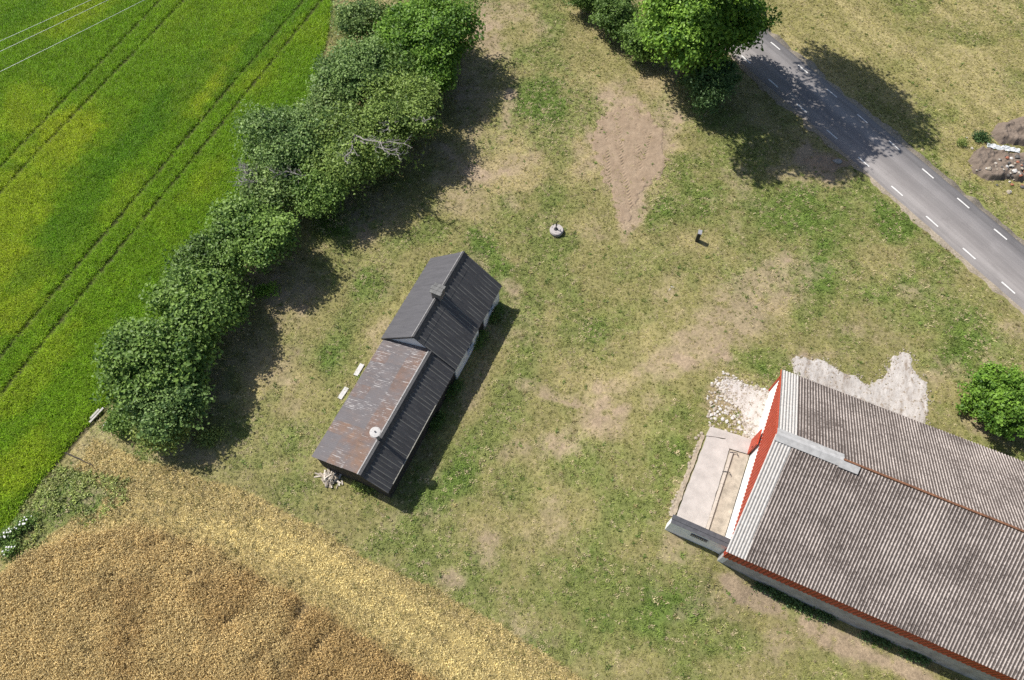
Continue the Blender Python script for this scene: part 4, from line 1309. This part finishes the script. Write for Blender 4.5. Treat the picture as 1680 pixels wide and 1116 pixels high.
tag(hc, 'low earth heap lying in the tree shadow next to the road', 'soil heap', 'heaps of dug earth')

GY_ = [tuple(at(*q, .55)[:2]) for q in [(1296, 604), (1300, 588), (1345, 586), (1375, 600), (1412, 612), (1432, 630), (1452, 612), (1470, 585), (1488, 567), (1502, 578), (1503, 592), (1518, 608), (1531, 625), (1532, 660), (1524, 705), (1560, 760), (1420, 720), (1290, 660)]]
tag(heap('gravel_yard', GY_, 0.0, chalk.m, .07, 81, .16, None, .03, .05, 7.0, 1.5), kind='structure')
GP_ = [tuple(at(*q, YARD)[:2]) for q in [(1178, 634), (1192, 618), (1222, 624), (1255, 638), (1280, 640), (1262, 735), (1232, 738), (1216, 715), (1212, 680), (1194, 655)]]
tag(heap('gravel_patch', GP_, 0.0, chalk.m, .07, 91, .16, None, .03, .05, 7.0, 1.5), kind='structure')

# ------------------------------------------------------------------ stones, rubble, wood
import bmesh


def stone_mesh(name, mat, seed, sub=1):
    R = random.Random(seed); bm = bmesh.new()
    bmesh.ops.create_icosphere(bm, subdivisions=sub, radius=.5)
    for v in bm.verts: v.co = Vector((v.co.x * R.uniform(.8, 1.25), v.co.y * R.uniform(.75, 1.1), v.co.z * R.uniform(.45, .75)))
    m = bpy.data.meshes.new(name); bm.to_mesh(m); bm.free(); m.materials.append(mat)
    return m


stm = [simple('pale_stone', (.42, .385, .335), .25, 5, .95), simple('buff_stone', (.33, .285, .225), .25, 5, .95), simple('white_stone', (.50, .48, .455), .15, 5, .95)]
stones = [stone_mesh('stone', stm[i % 3], 100 + i) for i in range(9)]


def gz1(x, y): return float(ground_z(np.array([x]), np.array([y]))[0])


def put(root, name, mesh, w, s_, zoff=0.0, base=None):
    inv = root.matrix_basis.inverted()
    zz = (gz1(w[0], w[1]) if base is None else base) + zoff
    M = Matrix.Translation((w[0], w[1], zz)) @ Matrix.Rotation(random.uniform(0, 6.28), 4, 'Z') @ Matrix.Rotation(random.uniform(-.3, .3), 4, 'X') @ Matrix.Diagonal((s_, s_, s_, 1))
    return link(name, mesh, root, inv @ M)


rub = empty('rubble_patch', at(1205, 675, YARD), 'patch of broken pale stones beyond the concrete slab by the red gable', 'rubble')
RP = [(1160, 655), (1166, 628), (1184, 612), (1200, 640), (1222, 668), (1240, 702), (1236, 722), (1212, 716), (1180, 704), (1162, 700)]
cnt = 0
while cnt < 240:
    q = (random.uniform(1155, 1245), random.uniform(608, 726))
    if not inside(np.array([q[0]]), np.array([q[1]]), RP)[0]: continue
    w = at(*q, YARD); s_ = random.choice((.12, .14, .16, .18, .2, .24, .3))
    put(rub, 'stone', random.choice(stones), w, s_, s_ * .02 + .02); cnt += 1
for i in range(34):
    t_ = random.random(); w = at(1184 + 76 * t_ + random.uniform(-5, 5), 612 + 34 * t_ + random.uniform(-4, 4), YARD)
    put(rub, 'stone', random.choice(stones), w, random.uniform(.14, .28), .03)
row_ = empty('stone_row', at(1135, 780, YARD), 'uneven row of buff stones bordering the slab on its lawn side', 'stones')
for i in range(26):
    t_ = i / 25; w = bw(4.9 + random.uniform(-.18, .12), 14.1 + 6.0 * t_)
    put(row_, 'stone', stones[(i * 3 + 1) % 9 if i % 3 else 1], w, random.uniform(.16, .34), .06)
rh = empty('rubble_pile', at(1662, 288), 'scatter of stones, brick and concrete lumps on the lower soil heap', 'rubble')
brk = simple('brick_lump', (.30, .12, .075), .3, 8)
drk = simple('dark_lump', (.10, .095, .09), .3, 8)
lump = [stone_mesh('stone', m_, 140 + i) for i, m_ in enumerate((stm[0], stm[2], drk, brk, stm[1], drk))]


def heap_z(o, x, y):
    ok, loc, nrm, ix = o.closest_point_on_mesh((x, y, 3.0))
    hit, l2, n2, i2 = o.ray_cast((x, y, 6.0), (0, 0, -1))
    return l2.z if hit else gz1(x, y)


bpy.context.view_layer.update()
for i in range(70):
    q = (random.gauss(1664, 17), random.gauss(284, 12)); w = at(*q)
    s_ = random.choice((.14, .2, .25, .32, .45))
    put(rh, 'stone', random.choice(lump), w, s_, s_ * .12, base=heap_z(hb, w.x, w.y))
for q, s_ in (((1595, 243), .3), ((1589, 259), .22), ((1600, 282), .18), ((1618, 297), .2), ((1586, 226), .2), ((1612, 220), .22)):
    w = at(*q); put(rh, 'stone', lump[0], w, s_, .04, base=heap_z(hb, w.x, w.y))
big = stone_mesh('boulder', simple('grey_stone', (.26, .25, .24), .25, 4), 171, 2)
w = at(1372, 268)
bo = link('boulder', big); bo.location = (w.x, w.y, heap_z(hc, w.x, w.y) + .1); bo.scale = (.75, .55, .5)
tag(bo, 'grey boulder on the low earth heap in the tree shadow', 'boulder')
# white plastic scraps between the heaps
pls = simple('white_plastic', (.50, .52, .53), .08, 3, .4)
for i, (q, L_, lab) in enumerate((((1634, 242), 1.5, 'crumpled white plastic sheet lying between the two soil heaps'), ((1660, 246), 1.2, 'smaller pale plastic scrap at the right of the crumpled white sheet'))):
    w = at(*q); mb = MB(); R = random.Random(5 + i); G = 9
    vs = [(L_ * (a / G - .5), .55 * (b / 4 - .5) + R.uniform(-.05, .05), .10 + R.uniform(0, .14)) for b in range(5) for a in range(G + 1)]
    fs = [(b * (G + 1) + a, b * (G + 1) + a + 1, (b + 1) * (G + 1) + a + 1, (b + 1) * (G + 1) + a) for b in range(4) for a in range(G)]
    top = len(vs); vs += [(x_, y_, z_ - .012) for x_, y_, z_ in vs]; fs += [tuple(top + k for k in f[::-1]) for f in fs]
    mb.add(vs, fs); o = mb.build('plastic_sheet', pls); o.location = (w.x, w.y, heap_z(ha, w.x, w.y) - .05); o.rotation_euler = (0, 0, -.25)
    tag(o, lab, 'plastic sheet', 'white plastic on the heaps')

# firewood by the annex
fw = empty('firewood_pile', at(537, 781), 'heap of pale split sticks by the lower end of the rusty annex', 'firewood')
stk = []
for i in range(4):
    m_ = simple('split_wood' + 'abcd'[i], ((.52, .47, .41), (.42, .37, .31), (.60, .56, .51), (.34, .29, .23))[i], .2, 9)
    mb = MB(); a = .045
    mb.prism([(-.24, -a, -.03), (-.24, a, -.035), (-.24, .01, .05)], (.48, .01, .0)); stk.append(mb.mesh('stick', m_))
inv = fw.matrix_basis.inverted()
for i in range(110):
    r_ = min(1.0, abs(random.gauss(0, .5))); q = random.uniform(0, 6.28)
    w = at(537 + 22 * r_ * math.cos(q) + 4, 781 + 15 * r_ * math.sin(q) + 3)
    zz = gz1(w.x, w.y) + .04 + max(0, .42 * (1 - r_)) * random.random()
    M = Matrix.Translation((w.x, w.y, zz)) @ Matrix.Rotation(random.gauss(-1.0, .7), 4, 'Z') @ Matrix.Rotation(random.uniform(-.35, .35), 4, 'Y') @ Matrix.Rotation(random.uniform(0, 6.28), 4, 'X')
    link('stick', random.choice(stk), fw, inv @ M)
# pale boards beside the annex
pbm = simple('white_board', (.43, .42, .41), .1, 4, .6)
for q, lab, L_, a in (((589, 607), 'clean white board lying by the annex, the upper of two', .98, 0.02), ((563, 645), 'stained white board lying by the annex, the lower of two', .95, -.04)):
    w = at(*q); b = MB().box(-L_ / 2, L_ / 2, -.17, .17, 0, .03)
    b.add(*[[(-L_ / 2, -.02, .0301), (-L_ / 2 + .01, .0, .034), (L_ / 2, .0, .034), (L_ / 2, -.02, .0301)], [(0, 3, 2, 1)]])
    o = b.build('white_board', pbm); o.location = (w.x, w.y, gz1(w.x, w.y) + .045); o.rotation_euler = (-.07, 0, CA + a)
    tag(o, lab, 'board', 'white boards beside the annex')
# planks and stone at the row's lower end
plm = simple('bleached_plank', (.42, .40, .37), .25, 7)
pk = empty('plank_pair', at(160, 682), 'two bleached grey planks lying at the field corner below the trees', 'planks')
for i, (dx, L_) in enumerate(((0, 1.25), (.15, .8))):
    MB().box(-L_ / 2, L_ / 2, -.07 + dx, .07 + dx, .10, .15 + .03 * i).build('plank', plm, pk)
pk.rotation_euler = (0, -.05, 1.0)
w = at(177, 697); o = link('boulder', stone_mesh('boulder', stm[2], 180, 2)); o.location = (w.x, w.y, .08); o.scale = (.5, .45, .5)
tag(o, 'small white stone near the bleached planks at the field corner', 'stone')
w = at(131, 754)
o = MB().tube(limb_path((-1.15, .2, .09), (1.15, -.2, .12), .04, 6), [.035, .04, .038, .036, .03, .026, .02], 6).build('fallen_pole', simple('dark_pole', (.06, .05, .045), .3, 6)); o.location = w; o.rotation_euler = (0, 0, -.22)
tag(o, 'thin dark pole lying in the dry grass beside the green field', 'pole')

# ------------------------------------------------------------------ yard furniture
wl = empty('well', at(913, 380), 'round concrete well with a curved black hand pump on its lid', 'well')
wc = simple('well_concrete', (.33, .305, .285), .2, 6, .95, 0, .3)
MB().lathe([(.50, -.2), (.55, .12), (.56, .18), (.53, .22)], 28).build('well_ring', wc, wl, True)
ld = MB().lathe([(.515, .222), (.52, .27), (.50, .285), (.0, .29)], 28).build('well_lid', simple('lid_concrete', (.38, .35, .335), .15, 7), wl)
MB().lathe([(.17, .29), (.17, .31), (.11, .315), (.11, .34)], 18, (-.06, .02, 0)).build('lid_collar', ironm, ld)
pmp = MB()
pmp.tube([(-.06, .02, .3), (-.06, .02, .85), (-.055, .02, 1.0), (-.02, .05, 1.10), (.06, .10, 1.13), (.14, .13, 1.08)], [.05, .045, .05, .04, .035, .03], 8)
pump = pmp.build('hand_pump', simple('black_iron', (.022, .022, .024), .3, 9, .5, .3), wl)
MB().tube([(-.08, .0, 1.0), (-.2, -.06, 1.07), (-.3, -.10, .98), (-.38, -.14, .70)], [.022, .02, .02, .022], 6).build('pump_handle', ironm, pump)
MB().tube([(-.06, .02, .72), (.02, .10, .74), (.06, .14, .66)], [.03, .028, .026], 6).build('pump_spout', ironm, pump)
cb = empty('utility_cabinet', at(1143.5, 394), 'slim dark utility cabinet with grey sloping top standing on the lawn', 'cabinet', -.28)
cbm = simple('cabinet_green', (.030, .034, .033), .2, 5, .5)
MB().box(-.13, .13, -.17, .17, -.2, .98).build('cabinet_body', cbm, cb)
mb = MB(); mb.prism([(-.15, -.19, .982), (-.15, .19, .982), (-.15, .19, 1.07), (-.15, -.19, 1.02)], (.30, 0, 0)); mb.build('cabinet_top', simple('cabinet_top_grey', (.26, .26, .28), .15, 6, .5), cb)
cdr = MB().box(-.11, .11, -.182, -.171, .12, .92).build('door', cbm, cb)
MB().box(.07, .09, -.195, -.183, .5, .58).build('handle', ironm, cdr)
mh = empty('manhole', at(1104, 477), 'small square grey inspection cover set in the lawn', 'manhole', -.5)
fr_ = MB().box(-.28, .28, .20, .27, -.1, .10).box(-.28, .28, -.27, -.20, -.1, .10).box(-.28, -.21, -.198, .198, -.1, .10).box(.21, .28, -.198, .198, -.1, .10)
fr_.build('frame', wc, mh)
mlid = MB().box(-.205, .205, -.195, .195, -.1, .085).build('lid', simple('lid_grey', (.17, .17, .18), .25, 9), mh)
for i in range(4): MB().box(-.17, .17, -.14 + i * .085, -.11 + i * .085, .0855, .098).build('lid_rib', ironm, mlid)

# power line over the crop
wirem = simple('aluminium_wire', (.55, .56, .55), .1, 3, .4, .6)
for (a, b), lab in ((((0, 58), (130, 0)), 'uppermost of the three thin wires crossing over the crop'), (((0, 75), (160, 0)), 'middle of the three thin wires crossing over the crop'), (((0, 108), (222, 0)), 'lowest of the three thin wires crossing over the crop')):
    A, B_ = at(*a, 8.0), at(*b, 8.0); d = (B_ - A).normalized()
    pts = [A + d * u + Vector((0, 0, 1.2 * (u / 45) ** 2 - .4)) for u in np.linspace(-60, 70, 40)]
    tag(MB().tube(pts, .013, 6).build('power_cable', wirem), lab, 'cable', 'overhead wires above the field')

# ------------------------------------------------------------------ single plants
def plant(name, px, py, lobes, n, size, kind, label, seed, cat='plant', group=None, spread=.2, flower=0):
    b = at(px, py); b.z = gz1(b.x, b.y)
    root = empty(name, b, label, cat, 0, group)
    link('foliage', crown_mesh('foliage', lobes, n, size, LM[kind], seed, spread, per=16), root)
    st = MB()
    for lb in lobes: st.tube([(lb[0] * .2, lb[1] * .2, -.1), (lb[0] * .7, lb[1] * .7, lb[2] * .6), (lb[0], lb[1], lb[2])], [.025, .018, .008], 5)
    st.build('stem', bark, root)
    if flower:
        R = random.Random(seed)
        hd = MB(); hd.lathe([(.0, 0), (.04, .02), (.05, .03), (.03, .04), (.0, .042)], 6)
        hm = hd.mesh('flower_head', flower_m)
        for i in range(flower):
            lb = R.choice(lobes); q = R.uniform(0, 6.28); rr = R.uniform(0, .9)
            M = Matrix.Translation((lb[0] + lb[3] * rr * math.cos(q), lb[1] + lb[4] * rr * math.sin(q), lb[2] + lb[5] * R.uniform(.7, 1.15))) @ Matrix.Scale(R.uniform(.7, 1.5), 4)
            link('flower_head', hm, root, M)
    return root


flower_m = simple('white_petals', (.62, .62, .60), .05, 9)
FG = 'white flowering plants at the crop corner'
for i, (x_, y_, n_, lab) in enumerate(((8, 885, 26, 'densest white flowering plant, at the very left end of the margin'), (20, 903, 9, 'small white flowering plant just below the densest one'), (26, 872, 10, 'white flowering plant between the densest one and the dark bushy one'), (46, 858, 12, 'dark bushy plant with white flowers nearest the wheat'))):
    plant('flowering_plant', x_, y_, [(0, 0, .35, .38, .35, .30), (.25, .1, .3, .28, .3, .25), (-.2, -.15, .3, .3, .25, .25)], 700, .11, 'mid', lab, 300 + i, 'plant', FG, .16, n_)
WG = 'weeds against the shaded walls'
spots = [((1262, 966), 'dark weed clump at the left end of the shaded barn wall'), ((1300, 984), 'weed clump second from the left along the shaded barn wall'), ((1345, 1003), 'weed clump below the middle of the red barn cladding'), ((1440, 1046), 'weed clump along the shaded barn wall near the bare earth strip'), ((1500, 1074), 'weed clump farthest along the shaded barn wall in view'), ]
for i, ((x_, y_), lab) in enumerate(spots):
    b_ = at(x_, y_); lx, ly = local(b_.x, b_.y, B0, BA); w = B0 + bt * lx + bn * (-HW - .08)
    ppx, ppy = to_px(np.array([w.x]), np.array([w.y]))
    plant('weed_clump', float(ppx[0]), float(ppy[0]), [(0, 0, .25, .5, .12, .25), (.5, -.2, .2, .4, .12, .2), (-.6, .22, .2, .4, .12, .2)], 800, .11, 'teal', lab, 320 + i, 'weeds', WG, .16)
for i, (al, sz, lab) in enumerate(((-.2, .5, 'shrubby weeds hiding the cottage wall by its door'), (2.3, .42, 'shrubby weeds under the upper window of the cottage'), (-4.6, .45, 'weeds growing along the dark board wall next to the white wall'), (-7.2, .3, 'low weeds halfway along the dark board wall of the annex'))):
    w = C0 + ct * al + cr * (2.84 + .12)
    ppx, ppy = to_px(np.array([w.x]), np.array([w.y]))
    plant('weed_clump', float(ppx[0]), float(ppy[0]), [(0, 0, sz, sz * .8, sz * .8, sz), (.3, .5, sz * .7, sz * .6, sz * .6, sz * .7), (-.2, -.4, sz * .6, sz * .5, sz * .5, sz * .5)], 900, .11, 'dark', lab, 340 + i, 'weeds', WG, .18)
plant('weed_clump', 592, 796, [(0, 0, .2, .5, .3, .25), (.7, -.25, .2, .45, .3, .22)], 900, .12, 'light', 'pale green nettle clump below the lower gable of the annex', 361, 'weeds', WG, .17)
plant('weed_clump', 1606, 226, [(0, 0, .3, .45, .4, .35), (.4, -.3, .25, .4, .3, .3)], 900, .13, 'teal', 'dark green weed clump on the upper side of the rubble heap', 362, 'weeds', None, .18)
plant('weed_clump', 1577, 236, [(0, 0, .25, .28, .28, .25)], 500, .1, 'light', 'small yellowish weed clump at the road side of the heaps', 363, 'weeds', None, .15)
plant('weed_clump', 430, 480, [(0, 0, .25, .6, .4, .3), (.6, .2, .2, .5, .4, .25)], 1100, .13, 'fresh', 'bright green weed clump in the gap of the tree row shadow', 364, 'weeds', None, .2)
plant('weed_clump', 340, 720, [(0, 0, .25, .6, .4, .3), (.7, .3, .2, .5, .4, .25)], 1100, .13, 'light', 'green weed clump at the lower end of the tree row shadow', 365, 'weeds', None, .2)

# broad-leaved weeds dotted through the lawn, and loose chips on the pale yard
X, Y, z = candidates(.75, lambda z, X, Y: ~z['field'] & ~z['wheat'] & ~z['stub'] & ~z['road'] & free_ground(X, Y) & (rng.random(X.shape) < .10 + .55 * z['green'] + .9 * np.clip(fbm(X * .5, Y * .5, 123, 4) - .5, 0, 1)))
hue = lerp(np.broadcast_to(np.array([.150, .225, .050]), (len(X), 3)), [.34, .29, .13], (rng.random(len(X)) < .3).astype(float)) * rng.uniform(.6, 1.35, (len(X), 1))
scatter('lawn_weeds', weed_t, np.c_[X, Y, ground_z(X, Y)], hue, rng.uniform(.35, .85, len(X)), 'scattered broad leaved weeds and dry tussocks in the lawn', 'weeds')
V, Fc = [], []
base_s = [(-.5, -.4, 0), (.5, -.45, 0), (.45, .4, 0), (-.4, .5, 0), (-.2, -.2, .5), (.3, -.15, .45), (.2, .25, .5)]
base_f = [(0, 1, 5, 4), (1, 2, 6, 5), (2, 3, 6, 6), (3, 0, 4, 4), (4, 5, 6, 6), (3, 4, 6, 6)]
for poly in PALE:
    P_ = np.array(poly); n_ = 0
    while n_ < 520:
        q = rng.uniform(P_.min(0) - .3, P_.max(0) + .3)
        if poly_dist(q[:1], q[1:], poly)[0] > .5 and (not inside(q[:1], q[1:], poly)[0] or rng.random() < .7): continue
        n_ += 1; a = rng.uniform(0, 6.28); e = rng.choice((.05, .07, .09, .13)); zz = gz1(q[0], q[1]) + .02; o_ = len(V)
        for x_, y_, z_ in base_s: V.append((q[0] + e * (x_ * math.cos(a) - y_ * math.sin(a)), q[1] + e * (x_ * math.sin(a) + y_ * math.cos(a)), zz + e * z_))
        for f in base_f: Fc.append(tuple(dict.fromkeys(i + o_ for i in f)))
m = bpy.data.meshes.new('stone_chips'); m.from_pydata(V, [], Fc); m.materials.append(stm[1])
tag(link('stone_chips', m), 'loose stone chips round the pale yard by the barn', 'gravel', kind='stuff')
